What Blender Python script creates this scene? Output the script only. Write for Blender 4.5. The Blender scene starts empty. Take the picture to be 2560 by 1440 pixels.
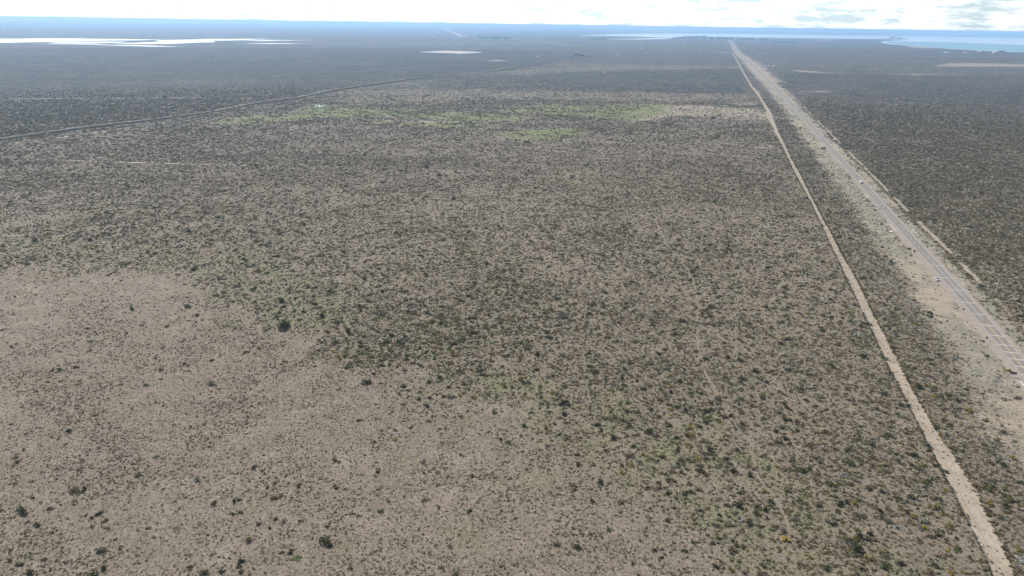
import bpy, bmesh, math, random
import numpy as np
from mathutils import Vector, Matrix
random.seed(7); RNG = np.random.default_rng(11)
R = math.radians
scene = bpy.context.scene
C = scene.collection

# ------------------------------------------------------------------ camera
F_PX, CAM_H = 1775.0, 140.0
ROLL = math.atan(0.0152)
PITCH = math.atan((720 - 60.5) / F_PX)
cd = bpy.data.cameras.new('camera'); cam = bpy.data.objects.new('camera', cd); C.objects.link(cam)
cd.sensor_width = 36.0; cd.lens = 36.0 * F_PX / 2560.0; cd.clip_start = 1.0; cd.clip_end = 200000.0
cf = Vector((0, math.cos(PITCH), -math.sin(PITCH))); r0 = Vector((1, 0, 0)); u0 = r0.cross(cf)
cr = math.cos(ROLL) * r0 + math.sin(ROLL) * u0; cu = -math.sin(ROLL) * r0 + math.cos(ROLL) * u0
m = Matrix((cr, cu, -cf)).transposed().to_4x4(); m.translation = Vector((0, 0, CAM_H))
cam.matrix_world = m
scene.camera = cam

# ------------------------------------------------------------------ sun, sky, exposure
SUN_AZ, SUN_EL = R(-36), R(44)              # azimuth from +Y, negative is to the left
sun_dir = Vector((math.sin(SUN_AZ) * math.cos(SUN_EL), math.cos(SUN_AZ) * math.cos(SUN_EL), math.sin(SUN_EL)))
sl = bpy.data.lights.new('sun', 'SUN'); sl.energy = 5.0; sl.angle = R(0.5); sl.color = (1.0, 0.94, 0.88)
so = bpy.data.objects.new('sun', sl); C.objects.link(so)
so.rotation_euler = (-sun_dir).to_track_quat('-Z', 'Y').to_euler(); so.location = (0, 0, 300)

world = bpy.data.worlds.new('World'); scene.world = world; world.use_nodes = True
wt = world.node_tree; wt.nodes.clear()
def wn(t, **k):
    n = wt.nodes.new(t)
    for a, b in k.items(): setattr(n, a, b)
    return n
def wl(a, b): wt.links.new(a, b)
w_out = wn('ShaderNodeOutputWorld'); w_bg = wn('ShaderNodeBackground'); wl(w_bg.outputs[0], w_out.inputs[0])
w_sky = wn('ShaderNodeTexSky', sky_type='NISHITA', sun_disc=False, sun_elevation=SUN_EL, sun_rotation=SUN_AZ, altitude=60, air_density=1.0, dust_density=0.8, ozone_density=1.0)
w_bg.inputs['Strength'].default_value = 0.06
w_tc = wn('ShaderNodeTexCoord')
w_sep = wn('ShaderNodeSeparateXYZ'); wl(w_tc.outputs['Generated'], w_sep.inputs[0])
# broken cumulus over the whole dome, flattened towards the horizon
w_map = wn('ShaderNodeMapping'); w_map.inputs['Scale'].default_value = (11.0, 11.0, 56.0); wl(w_tc.outputs['Generated'], w_map.inputs[0])
w_n1 = wn('ShaderNodeTexNoise'); w_n1.inputs['Scale'].default_value = 2.3; w_n1.inputs['Detail'].default_value = 7; w_n1.inputs['Roughness'].default_value = 0.58; wl(w_map.outputs[0], w_n1.inputs['Vector'])
w_map2 = wn('ShaderNodeMapping'); w_map2.inputs['Scale'].default_value = (5.0, 5.0, 75.0); w_map2.inputs['Location'].default_value = (3.1, 1.7, 0.4); wl(w_tc.outputs['Generated'], w_map2.inputs[0])
w_n2 = wn('ShaderNodeTexNoise'); w_n2.inputs['Scale'].default_value = 2.0; w_n2.inputs['Detail'].default_value = 4; w_n2.inputs['Roughness'].default_value = 0.5; wl(w_map2.outputs[0], w_n2.inputs['Vector'])
w_cov = wn('ShaderNodeMapRange'); w_cov.inputs[1].default_value = 0.10; w_cov.inputs[2].default_value = 0.38; wl(w_n2.outputs['Fac'], w_cov.inputs[0])
w_base = wn('ShaderNodeMapRange'); w_base.inputs[1].default_value = 0.43; w_base.inputs[2].default_value = 0.62; wl(w_n1.outputs['Fac'], w_base.inputs[0])
w_hi = wn('ShaderNodeMapRange', interpolation_type='SMOOTHSTEP'); w_hi.inputs[1].default_value = 0.03; w_hi.inputs[2].default_value = 0.24; w_hi.inputs[3].default_value = 1.0; w_hi.inputs[4].default_value = 0.12; wl(w_sep.outputs[2], w_hi.inputs[0])
w_cm = wn('ShaderNodeMath', operation='MULTIPLY'); wl(w_cov.outputs[0], w_cm.inputs[0]); wl(w_hi.outputs[0], w_cm.inputs[1])
w_shade = wn('ShaderNodeMix', data_type='RGBA'); w_shade.inputs[6].default_value = (18.0, 18.5, 18.5, 1); w_shade.inputs[7].default_value = (9.0, 11.0, 11.8, 1); wl(w_base.outputs[0], w_shade.inputs[0])
w_mix = wn('ShaderNodeMix', data_type='RGBA'); wl(w_cm.outputs[0], w_mix.inputs[0]); wl(w_sky.outputs[0], w_mix.inputs[6]); wl(w_shade.outputs[2], w_mix.inputs[7])
# brightness of thin cloud rises towards the sun
w_dot = wn('ShaderNodeVectorMath', operation='DOT_PRODUCT'); wl(w_tc.outputs['Generated'], w_dot.inputs[0]); w_dot.inputs[1].default_value = sun_dir
w_glow = wn('ShaderNodeMapRange'); w_glow.inputs[1].default_value = 0.2; w_glow.inputs[2].default_value = 1.0; w_glow.inputs[3].default_value = 0.95; w_glow.inputs[4].default_value = 2.0; wl(w_dot.outputs['Value'], w_glow.inputs[0])
w_mul = wn('ShaderNodeVectorMath', operation='SCALE'); wl(w_mix.outputs[2], w_mul.inputs[0]); wl(w_glow.outputs[0], w_mul.inputs['Scale'])
wl(w_mul.outputs[0], w_bg.inputs[0])

scene.view_settings.view_transform = 'Standard'; scene.view_settings.look = 'None'
scene.view_settings.exposure = 0.14; scene.view_settings.gamma = 1.0
scene.render.engine = 'CYCLES'
cy = scene.cycles
cy.max_bounces = 5; cy.diffuse_bounces = 2; cy.glossy_bounces = 2; cy.transmission_bounces = 2; cy.volume_bounces = 1; cy.transparent_max_bounces = 6
cy.use_denoising = True; cy.denoiser = 'OPENIMAGEDENOISE'; cy.denoising_input_passes = 'RGB_ALBEDO_NORMAL'
cy.use_adaptive_sampling = False
cy.filter_width = 1.5

# ------------------------------------------------------------------ helpers
def at(px, py, z=0.0):
    """photograph pixel -> point of the flat plain (or of a level z)"""
    d = (px - 1280) / F_PX * cr - (py - 720) / F_PX * cu + cf
    t = (z - CAM_H) / d.z
    return Vector((d.x * t, d.y * t, z))

def tag(o, label=None, cat=None, group=None, kind=None):
    if label: o['label'] = label
    if cat: o['category'] = cat
    if group: o['group'] = group
    if kind: o['kind'] = kind
    return o

def link(name, me, parent=None, mat=None):
    o = bpy.data.objects.new(name, me); C.objects.link(o)
    if parent is not None: o.parent = parent
    if mat is not None and me is not None:
        if not me.materials: me.materials.append(mat)
    return o

def mesh_from(name, verts, faces, smooth=False):
    me = bpy.data.meshes.new(name); me.from_pydata([tuple(v) for v in verts], [], [tuple(f) for f in faces]); me.update()
    if smooth: me.polygons.foreach_set('use_smooth', [True] * len(me.polygons))
    return me

def np_mesh(name, V, Fq):
    """fast mesh from arrays of equal-sized faces"""
    me = bpy.data.meshes.new(name); n, k = Fq.shape
    me.vertices.add(len(V)); me.vertices.foreach_set('co', np.asarray(V, np.float32).ravel())
    me.loops.add(n * k); me.loops.foreach_set('vertex_index', Fq.astype(np.int32).ravel())
    me.polygons.add(n); me.polygons.foreach_set('loop_start', np.arange(0, n * k, k, dtype=np.int32))
    me.polygons.foreach_set('loop_total', np.full(n, k, np.int32))
    me.update(calc_edges=True); return me

def empty(name, loc, rz=0.0):
    o = bpy.data.objects.new(name, None); C.objects.link(o); o.location = loc; o.rotation_euler.z = rz; o.empty_display_size = 0.5; return o

class MB:
    """collects boxes and bars into one mesh"""
    def __init__(s): s.bm = bmesh.new()
    def box(s, c, d, rz=0.0, rx=0.0, ry=0.0, bev=0.0):
        mt = Matrix.Translation(c) @ Matrix.Rotation(rz, 4, 'Z') @ Matrix.Rotation(ry, 4, 'Y') @ Matrix.Rotation(rx, 4, 'X') @ Matrix.Diagonal((d[0], d[1], d[2], 1))
        g = bmesh.ops.create_cube(s.bm, size=1.0, matrix=mt)
        if bev:
            es = list({e for v in g['verts'] for e in v.link_edges})
            bmesh.ops.bevel(s.bm, geom=es, offset=bev, segments=2, affect='EDGES', profile=0.5)
        return s
    def cyl(s, a, b, r1, r2=None, n=8):
        a, b = Vector(a), Vector(b); d = b - a
        mt = Matrix.Translation((a + b) / 2) @ d.to_track_quat('Z', 'Y').to_matrix().to_4x4()
        bmesh.ops.create_cone(s.bm, cap_ends=True, segments=n, radius1=r1, radius2=r1 if r2 is None else r2, depth=d.length, matrix=mt); return s
    def prism(s, prof, y0, y1):
        """profile in (x,z) extruded along y"""
        a = [s.bm.verts.new((x, y0, z)) for x, z in prof]; b = [s.bm.verts.new((x, y1, z)) for x, z in prof]
        n = len(prof); s.bm.faces.new(a[::-1]); s.bm.faces.new(b)
        for i in range(n): s.bm.faces.new((a[i], a[(i + 1) % n], b[(i + 1) % n], b[i]))
        return s
    def mesh(s, name):
        bmesh.ops.recalc_face_normals(s.bm, faces=s.bm.faces)
        me = bpy.data.meshes.new(name); s.bm.to_mesh(me); s.bm.free(); return me
    def build(s, name, mat, parent=None):
        return link(name, s.mesh(name), parent, mat)

# value noise in numpy, world metres
_perm = RNG.permutation(65536).astype(np.int64)
_val = RNG.random(65536)
def vnoise(x, y, seed=0):
    xi = np.floor(x).astype(np.int64); yi = np.floor(y).astype(np.int64); fx = x - xi; fy = y - yi
    fx = fx * fx * (3 - 2 * fx); fy = fy * fy * (3 - 2 * fy)
    def h(a, b): return _val[_perm[(_perm[(a + seed * 131) & 65535] + b) & 65535]]
    return (h(xi, yi) * (1 - fx) + h(xi + 1, yi) * fx) * (1 - fy) + (h(xi, yi + 1) * (1 - fx) + h(xi + 1, yi + 1) * fx) * fy
def fbm(x, y, scale, seed=0, oct=4):
    s = 0; a = 0.5; t = 0
    for i in range(oct):
        s = s + a * vnoise(x / scale * 2 ** i + 17.3 * i, y / scale * 2 ** i + 5.1 * i, seed + i); t += a; a *= 0.5
    return s / t
def sstep(a, b, x):
    t = np.clip((x - a) / (b - a), 0, 1); return t * t * (3 - 2 * t)

# ------------------------------------------------------------------ materials
class NM:
    def __init__(s, name):
        s.m = bpy.data.materials.new(name); s.m.use_nodes = True; s.t = s.m.node_tree; s.t.nodes.clear()
        s.out = s.n('ShaderNodeOutputMaterial')
    def n(s, t, **k):
        q = s.t.nodes.new(t)
        for a, b in k.items(): setattr(q, a, b)
        return q
    def l(s, a, b): s.t.links.new(a, b)
    def attr(s, name, typ='GEOMETRY'): return s.n('ShaderNodeAttribute', attribute_name=name, attribute_type=typ)
    def pos(s): return s.n('ShaderNodeNewGeometry').outputs['Position']
    def noise(s, vec, scale, detail=3, rough=0.55, out='Fac'):
        q = s.n('ShaderNodeTexNoise'); q.inputs['Scale'].default_value = scale; q.inputs['Detail'].default_value = detail; q.inputs['Roughness'].default_value = rough; s.l(vec, q.inputs['Vector']); return q.outputs[out]
    def rng(s, x, a, b, c=0.0, d=1.0):
        q = s.n('ShaderNodeMapRange'); q.inputs[1].default_value = a; q.inputs[2].default_value = b; q.inputs[3].default_value = c; q.inputs[4].default_value = d; s.l(x, q.inputs[0]); return q.outputs[0]
    def mix(s, f, a, b, blend='MIX'):
        q = s.n('ShaderNodeMix', data_type='RGBA', blend_type=blend)
        for v, i in ((f, 0), (a, 6), (b, 7)):
            if hasattr(v, 'is_output'): s.l(v, q.inputs[i])
            elif i == 0: q.inputs[0].default_value = v
            else: q.inputs[i].default_value = (*v, 1)
        return q.outputs[2]
    def math(s, op, a, b=None, c=None):
        q = s.n('ShaderNodeMath', operation=op)
        for i, v in enumerate((a, b, c)):
            if v is None: continue
            if hasattr(v, 'is_output'): s.l(v, q.inputs[i])
            else: q.inputs[i].default_value = v
        return q.outputs[0]
    def principled(s, col, rough=0.9, spec=0.2, metal=0.0, normal=None):
        p = s.n('ShaderNodeBsdfPrincipled')
        if hasattr(col, 'is_output'): s.l(col, p.inputs['Base Color'])
        else: p.inputs['Base Color'].default_value = (*col, 1)
        p.inputs['Roughness'].default_value = rough; p.inputs['Specular IOR Level'].default_value = spec; p.inputs['Metallic'].default_value = metal
        if normal is not None: s.l(normal, p.inputs['Normal'])
        s.l(p.outputs[0], s.out.inputs[0]); return p
    def bump(s, h, strength, dist):
        b = s.n('ShaderNodeBump'); b.inputs['Strength'].default_value = strength; b.inputs['Distance'].default_value = dist; s.l(h, b.inputs['Height']); return b.outputs[0]

def mat_noise(name, c1, c2, scale=1.0, rough=0.85, spec=0.2, metal=0.0, bump=0.0):
    q = NM(name); p = q.pos(); n = q.noise(p, scale, 5); col = q.mix(q.rng(n, 0.35, 0.65), c1, c2)
    q.principled(col, rough, spec, metal, q.bump(n, bump, 0.05) if bump else None); return q.m

def ground_material():
    q = NM('plain_ground'); p = q.pos()
    z1 = q.attr('zone_a'); s1 = q.n('ShaderNodeSeparateColor'); q.l(z1.outputs['Color'], s1.inputs[0])
    z2 = q.attr('zone_b'); s2 = q.n('ShaderNodeSeparateColor'); q.l(z2.outputs['Color'], s2.inputs[0])
    cover, green, sand = s1.outputs[0], s1.outputs[1], s1.outputs[2]
    verge, far, pink = s2.outputs[0], s2.outputs[1], s2.outputs[2]
    big = q.noise(p, 0.02, 4); mid = q.noise(p, 0.11, 4, 0.6); fine = q.noise(p, 0.9, 6, 0.75); tiny = q.noise(p, 3.4, 3, 0.7)
    soil = q.mix(q.rng(big, 0.35, 0.65), (0.152, 0.123, 0.102), (0.224, 0.182, 0.151))
    soil = q.mix(q.rng(mid, 0.35, 0.7), soil, (0.255, 0.214, 0.162))
    soil = q.mix(q.math('MULTIPLY', pink, 0.55), soil, (0.208, 0.167, 0.147))
    mott = q.noise(p, 0.16, 5, 0.65); gcast = q.noise(p, 0.04, 4, 0.6); pale = q.noise(p, 0.065, 5, 0.62)
    soil = q.mix(q.rng(mott, 0.48, 0.66, 0, 0.65), soil, (0.118, 0.100, 0.078)); soil = q.mix(q.rng(mott, 0.46, 0.32, 0, 0.45), soil, (0.30, 0.258, 0.205))
    soil = q.mix(q.rng(pale, 0.53, 0.68, 0, 0.6), soil, (0.335, 0.285, 0.23))
    soil = q.mix(q.rng(gcast, 0.50, 0.66, 0, 0.55), soil, (0.155, 0.152, 0.083))
    # dry straw, tiny plants; tussocks' bright tops and shadows painted into the colour
    soil = q.mix(q.rng(fine, 0.40, 0.60), q.mix(0.5, soil, (0.125, 0.105, 0.08)), q.mix(0.35, soil, (0.47, 0.40, 0.30)))
    soil = q.mix(q.math('MULTIPLY', q.rng(tiny, 0.55, 0.7), 0.35), soil, (0.14, 0.125, 0.08))
    soil = q.mix(q.math('MULTIPLY', q.rng(cover, 0.2, 0.75), 0.38), soil, q.mix(q.rng(mid, 0.3, 0.7), (0.15, 0.13, 0.09), (0.22, 0.185, 0.128)))
    # scrub that stands too far off to be told apart
    v = q.n('ShaderNodeTexVoronoi'); v.inputs['Scale'].default_value = 0.22; q.l(p, v.inputs['Vector'])
    vs = q.n('ShaderNodeSeparateColor'); q.l(v.outputs['Color'], vs.inputs[0])
    scrubc = q.mix(vs.outputs[0], (0.035, 0.040, 0.030), (0.090, 0.083, 0.064))
    vfar = q.noise(p, 0.05, 6, 0.7)
    cv = q.math('ADD', q.math('ADD', q.math('MULTIPLY', cover, 0.85), 0.2), q.math('MULTIPLY', q.math('SUBTRACT', vfar, 0.5), 0.7))
    thr = q.math('LESS_THAN', q.math('ADD', vs.outputs[1], q.math('MULTIPLY', v.outputs['Distance'], 0.15)), cv)
    b1 = q.noise(p, 0.016, 7, 0.72); b2 = q.noise(p, 0.0021, 5, 0.6)
    scrubc = q.mix(q.rng(b1, 0.40, 0.62), (0.026, 0.031, 0.026), q.mix(0.7, scrubc, (0.078, 0.070, 0.056)))
    scrubc = q.mix(q.rng(b2, 0.5, 0.66, 0, 0.55), scrubc, (0.100, 0.088, 0.072))
    col = q.mix(q.math('MULTIPLY', thr, far), soil, scrubc)
    # sandy and grassy ground
    vn = q.noise(p, 0.09, 7, 0.68)
    vergec = q.mix(q.rng(vn, 0.35, 0.65), (0.225, 0.208, 0.168), (0.38, 0.335, 0.258))
    vergec = q.mix(q.rng(fine, 0.45, 0.7), vergec, (0.17, 0.165, 0.115))
    col = q.mix(q.math('MULTIPLY', verge, 0.9), col, vergec)
    sandc = q.mix(q.rng(vn, 0.3, 0.7), (0.27, 0.228, 0.17), (0.40, 0.34, 0.26))
    sandc = q.mix(q.rng(fine, 0.5, 0.75), sandc, (0.30, 0.26, 0.19))
    sfac = q.rng(q.math('ADD', sand, q.math('MULTIPLY', q.math('SUBTRACT', vn, 0.5), 2.2)), 0.30, 0.75)
    sfac = q.math('MULTIPLY', sfac, q.rng(sand, 0.02, 0.15))
    col = q.mix(sfac, col, sandc)
    gn = q.noise(p, 0.06, 5, 0.65)
    gfac = q.math('MULTIPLY', q.rng(q.math('ADD', green, q.math('MULTIPLY', q.math('SUBTRACT', gn, 0.5), 1.6)), 0.2, 0.8, 0, 0.95), q.rng(green, 0.02, 0.2))
    grass = q.mix(q.rng(fine, 0.35, 0.7), (0.15, 0.165, 0.07), (0.215, 0.224, 0.108))
    col = q.mix(gfac, col, grass)
    h = q.math('ADD', fine, q.math('MULTIPLY', tiny, 0.5))
    q.principled(col, 0.95, 0.1, 0, q.bump(h, 0.9, 0.45))
    return q.m

def leaf_material(name, inst=True, base=(0.07, 0.08, 0.04)):
    q = NM(name)
    if inst: col = q.attr('tint', 'INSTANCER').outputs['Color']
    else: col = q.mix(q.n('ShaderNodeObjectInfo').outputs['Random'], tuple(v * 0.75 for v in base), tuple(v * 1.3 for v in base))
    p = q.pos(); n = q.noise(p, 2.2, 2)
    col = q.mix(q.rng(n, 0.3, 0.7, 0.0, 0.5), col, q.mix(0.5, col, (0.16, 0.14, 0.09)))
    d = q.n('ShaderNodeBsdfDiffuse'); t = q.n('ShaderNodeBsdfTranslucent'); x = q.n('ShaderNodeMixShader'); x.inputs[0].default_value = 0.22
    q.l(col, d.inputs[0]); q.l(col, t.inputs[0]); q.l(d.outputs[0], x.inputs[1]); q.l(t.outputs[0], x.inputs[2]); q.l(x.outputs[0], q.out.inputs[0])
    return q.m

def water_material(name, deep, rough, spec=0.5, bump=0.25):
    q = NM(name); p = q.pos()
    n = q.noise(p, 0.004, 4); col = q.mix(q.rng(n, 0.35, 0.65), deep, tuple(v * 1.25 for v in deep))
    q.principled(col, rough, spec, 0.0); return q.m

M = {}
M['ground'] = ground_material()
def asphalt_material():
    q = NM('asphalt'); p = q.pos()
    a = q.noise(p, 0.05, 4); b = q.noise(p, 1.6, 4, 0.7)
    col = q.mix(q.rng(a, 0.3, 0.7), (0.20, 0.178, 0.155), (0.24, 0.215, 0.19)); col = q.mix(q.rng(b, 0.3, 0.8, 0, 0.4), col, (0.165, 0.147, 0.128))
    q.principled(col, 0.85, 0.3); return q.m
M['asphalt'] = asphalt_material()
M['shoulder'] = mat_noise('shoulder_gravel', (0.27, 0.225, 0.195), (0.33, 0.285, 0.24), 0.5, 0.95, 0.1)
M['white_paint'] = mat_noise('white_road_paint', (0.48, 0.46, 0.43), (0.64, 0.62, 0.58), 0.7, 0.7)
M['yellow_paint'] = mat_noise('yellow_road_paint', (0.62, 0.45, 0.13), (0.72, 0.55, 0.2), 0.7, 0.7)
def dirt_material(name, c1, c2, c3):
    q = NM(name); p = q.pos(); a = q.noise(p, 0.08, 5, 0.6); b = q.noise(p, 1.1, 5, 0.7); ru = q.attr('across').outputs['Fac']
    col = q.mix(q.rng(a, 0.32, 0.68), c1, c2); col = q.mix(q.rng(b, 0.52, 0.75, 0, 0.6), col, c3)
    w = q.math('ABSOLUTE', q.math('SINE', q.math('MULTIPLY', q.math('ADD', ru, q.math('MULTIPLY', a, 0.25)), 12.0)))
    col = q.mix(q.rng(w, 0.0, 0.3, 0.45, 0.0), col, c3)
    ln = q.math('ABSOLUTE', q.math('SUBTRACT', q.math('ADD', ru, q.math('MULTIPLY', a, 0.08)), 0.30)); col = q.mix(q.rng(ln, 0.0, 0.05, 0.6, 0.0), col, c3)
    col = q.mix(q.rng(q.noise(p, 0.35, 5, 0.7), 0.5, 0.7, 0, 0.6), col, tuple(v * 0.8 for v in c3))
    q.principled(col, 0.95, 0.1, 0, q.bump(b, 0.8, 0.25)); return q.m
M['dirt'] = dirt_material('dirt_track', (0.31, 0.26, 0.197), (0.405, 0.345, 0.268), (0.205, 0.168, 0.125))
M['path'] = dirt_material('footpath_dirt', (0.21, 0.178, 0.137), (0.25, 0.213, 0.165), (0.18, 0.152, 0.115))
M['pale_track'] = dirt_material('pale_track', (0.40, 0.36, 0.31), (0.48, 0.43, 0.37), (0.32, 0.29, 0.25))
M['salt'] = mat_noise('salt_pan', (0.38, 0.35, 0.32), (0.52, 0.49, 0.46), 0.02, 0.8)
M['sandbank'] = mat_noise('sand_bank', (0.34, 0.29, 0.24), (0.44, 0.385, 0.32), 0.02, 0.9)
M['wood'] = mat_noise('weathered_wood', (0.42, 0.38, 0.33), (0.55, 0.50, 0.44), 3.0)
M['pale_wood'] = mat_noise('bleached_pole', (0.62, 0.58, 0.52), (0.75, 0.71, 0.65), 2.0)
M['metal'] = mat_noise('grey_metal', (0.30, 0.30, 0.30), (0.38, 0.38, 0.38), 2.0, 0.5, 0.5, 0.6)
M['sign_back'] = mat_noise('sign_back', (0.035, 0.035, 0.04), (0.06, 0.06, 0.065), 2.0, 0.6)  # near-black colour paints in the shade on backs turned from the sun
M['white_metal'] = mat_noise('white_painted_rail', (0.72, 0.70, 0.66), (0.82, 0.80, 0.76), 2.0, 0.5)
M['concrete'] = mat_noise('concrete', (0.46, 0.44, 0.40), (0.58, 0.56, 0.51), 0.8, 0.9)
M['glass'] = mat_noise('dark_glass', (0.012, 0.014, 0.018), (0.02, 0.022, 0.028), 1.0, 0.08, 0.5)
M['tyre'] = mat_noise('tyre_rubber', (0.02, 0.02, 0.02), (0.035, 0.035, 0.035), 4.0, 0.9)
M['rim'] = mat_noise('wheel_rim', (0.45, 0.45, 0.46), (0.55, 0.55, 0.56), 4.0, 0.35, 0.5, 0.8)
M['van_paint'] = mat_noise('white_van_paint', (0.74, 0.74, 0.73), (0.82, 0.82, 0.81), 0.6, 0.3, 0.5)
M['car_paint'] = mat_noise('silver_blue_paint', (0.50, 0.54, 0.60), (0.58, 0.62, 0.68), 0.6, 0.25, 0.5, 0.2)
M['dark_paint'] = mat_noise('dark_car_paint', (0.03, 0.03, 0.035), (0.05, 0.05, 0.055), 0.6, 0.3, 0.5)
M['lamp'] = mat_noise('lamp_lens', (0.7, 0.7, 0.68), (0.8, 0.8, 0.78), 2.0, 0.2, 0.5)
M['trim'] = mat_noise('black_trim', (0.03, 0.03, 0.03), (0.05, 0.05, 0.05), 2.0, 0.7)
M['wall'] = mat_noise('white_wall', (0.72, 0.70, 0.66), (0.82, 0.80, 0.77), 0.2, 0.8)
M['roof'] = mat_noise('metal_roof', (0.66, 0.66, 0.66), (0.80, 0.80, 0.80), 0.2, 0.5)
M['grey_wall'] = mat_noise('grey_wall', (0.30, 0.30, 0.31), (0.38, 0.38, 0.39), 0.1, 0.8)
M['berm'] = mat_noise('berm_scrub', (0.045, 0.047, 0.036), (0.115, 0.10, 0.078), 0.35, 0.95, 0.1, 0.0, 0.8)
M['sea'] = water_material('sea_water', (0.60, 0.66, 0.68), 0.3, 0.5)  # pale silty water, its base colour lightened to stand in for sky reflection
M['shallow'] = water_material('shallow_bay_water', (0.20, 0.35, 0.40), 0.6, 0.1)
M['lagoon'] = water_material('lagoon_water', (0.84, 0.83, 0.80), 0.25)  # salt-white base colour also carries the glint off the water
M['pond'] = water_material('pond_water', (0.30, 0.36, 0.38), 0.3)
M['leaf_inst'] = leaf_material('scrub_leaves', True)

# ------------------------------------------------------------------ lines of the place, as seen in the photograph
def wline(pts): return np.array([[at(*p).x, at(*p).y] for p in pts])
ROAD_L = wline([(1822, 97.5), (1833, 117), (1844, 134), (1860, 146), (1893, 180), (1922, 206), (1944, 228), (1968, 255), (2001, 292), (2036, 332.5), (2075.8, 380), (2126.4, 436), (2173.3, 492), (2205.8, 529.8), (2260, 593), (2324, 662.7), (2376.5, 724.8), (2429, 784.6), (2473.6, 839.5), (2521, 898.4), (2554.5, 942)])[::-1]
def smooth_x(a, ys, k):
    """x as a smooth function of world y"""
    yy = np.concatenate([[60.0, 130.0], a[:, 1]]); s0 = (a[3] - a[0]) / (a[3][1] - a[0][1])
    xx = np.concatenate([a[0][0] + s0[0] * (np.array([60.0, 130.0]) - a[0][1]), a[:, 0]])
    return np.interp(ys, yy, xx)
_ly = np.exp(np.linspace(math.log(60), math.log(9900), 900))
def smoothed(a, n):
    v = smooth_x(a, _ly, 0); k = np.ones(n) / n; e = np.pad(v, n // 2, mode='reflect', reflect_type='odd'); return np.convolve(e, k, 'valid')[:len(_ly)]
_rl = smoothed(ROAD_L, 61)
LANE_W = 6.35
def road_left(y): return np.interp(y, _ly, _rl)
def road_slope(y): return (road_left(y * 1.03) - road_left(y * 0.97)) / (y * 0.06)
def road_pt(y, u):
    """point u metres to the right of the road's centre line at world y"""
    s = road_slope(y); n = np.sqrt(1 + s * s); xc = road_left(y) + LANE_W / 2 * n
    return np.stack([xc + u / n, y - u * s / n], -1)
def road_u(x, y):
    s = road_slope(y); n = np.sqrt(1 + s * s); return (x - (road_left(y) + LANE_W / 2 * n)) / n
TRACK_L = wline([(2486, 1440), (2446, 1347), (2407.7, 1277), (2372.5, 1203.6), (2318, 1101), (2257, 980), (2213, 898), (2184.5, 833), (2159, 781), (2132, 726.6), (2112, 685), (2094, 643.6), (2087, 633), (2052, 557), (2023, 497), (2001, 458), (1978, 415), (1960, 375), (1938, 331.6), (1924, 305), (1908.4, 262.8), (1888, 230), (1875, 214), (1858, 184), (1848, 166), (1840, 150), (1831, 135)])
TRACK_R = wline([(2540, 1440), (2500, 1347), (2474, 1290), (2444, 1235), (2412, 1178), (2384, 1135), (2352, 1093), (2328, 1053), (2289.5, 986), (2240.5, 892.7), (2217, 844), (2190, 797), (2166.5, 748), (2148.5, 710), (2132, 679.7), (2108, 641), (2079, 582), (2061, 553), (2036, 503), (2023.5, 481), (2003, 437), (1972, 385), (1943, 323.8), (1927, 280), (1913, 259.7), (1896, 230), (1880, 214), (1862, 184), (1852, 166), (1843, 150), (1834, 135)])
_tl, _tr = smoothed(TRACK_L, 7), smoothed(TRACK_R, 7)
def track_l(y): return np.interp(y, _ly, _tl)
def track_r(y): return np.interp(y, _ly, _tr)

def poly_sd(P, x, y):
    """signed distance to a polygon, positive inside"""
    P = np.asarray(P); n = len(P); d2 = np.full(x.shape, 1e18); inside = np.zeros(x.shape, bool)
    for i in range(n):
        a, b = P[i], P[(i + 1) % n]; ex, ey = b - a; wx, wy = x - a[0], y - a[1]
        t = np.clip((wx * ex + wy * ey) / (ex * ex + ey * ey + 1e-9), 0, 1)
        d2 = np.minimum(d2, (wx - ex * t) ** 2 + (wy - ey * t) ** 2)
        cnd = (a[1] > y) != (b[1] > y)
        with np.errstate(divide='ignore', invalid='ignore'):
            inside ^= cnd & (x < (b[0] - a[0]) * (y - a[1]) / (b[1] - a[1] + 1e-12) + a[0])
    d = np.sqrt(d2); return np.where(inside, d, -d)
def region(pts, x, y, soft, warp=0.0, wscale=40.0, seed=3):
    P = wline(pts); out = np.zeros(x.shape); r = soft + warp
    s = (x > P[:, 0].min() - r) & (x < P[:, 0].max() + r) & (y > P[:, 1].min() - r) & (y < P[:, 1].max() + r)
    if not s.any(): return out
    xs, ys = x[s], y[s]; d = poly_sd(P, xs, ys)
    if warp: d = d + warp * 2 * (fbm(xs, ys, wscale, seed) - 0.5)
    out[s] = sstep(-soft, soft, d); return out

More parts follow.
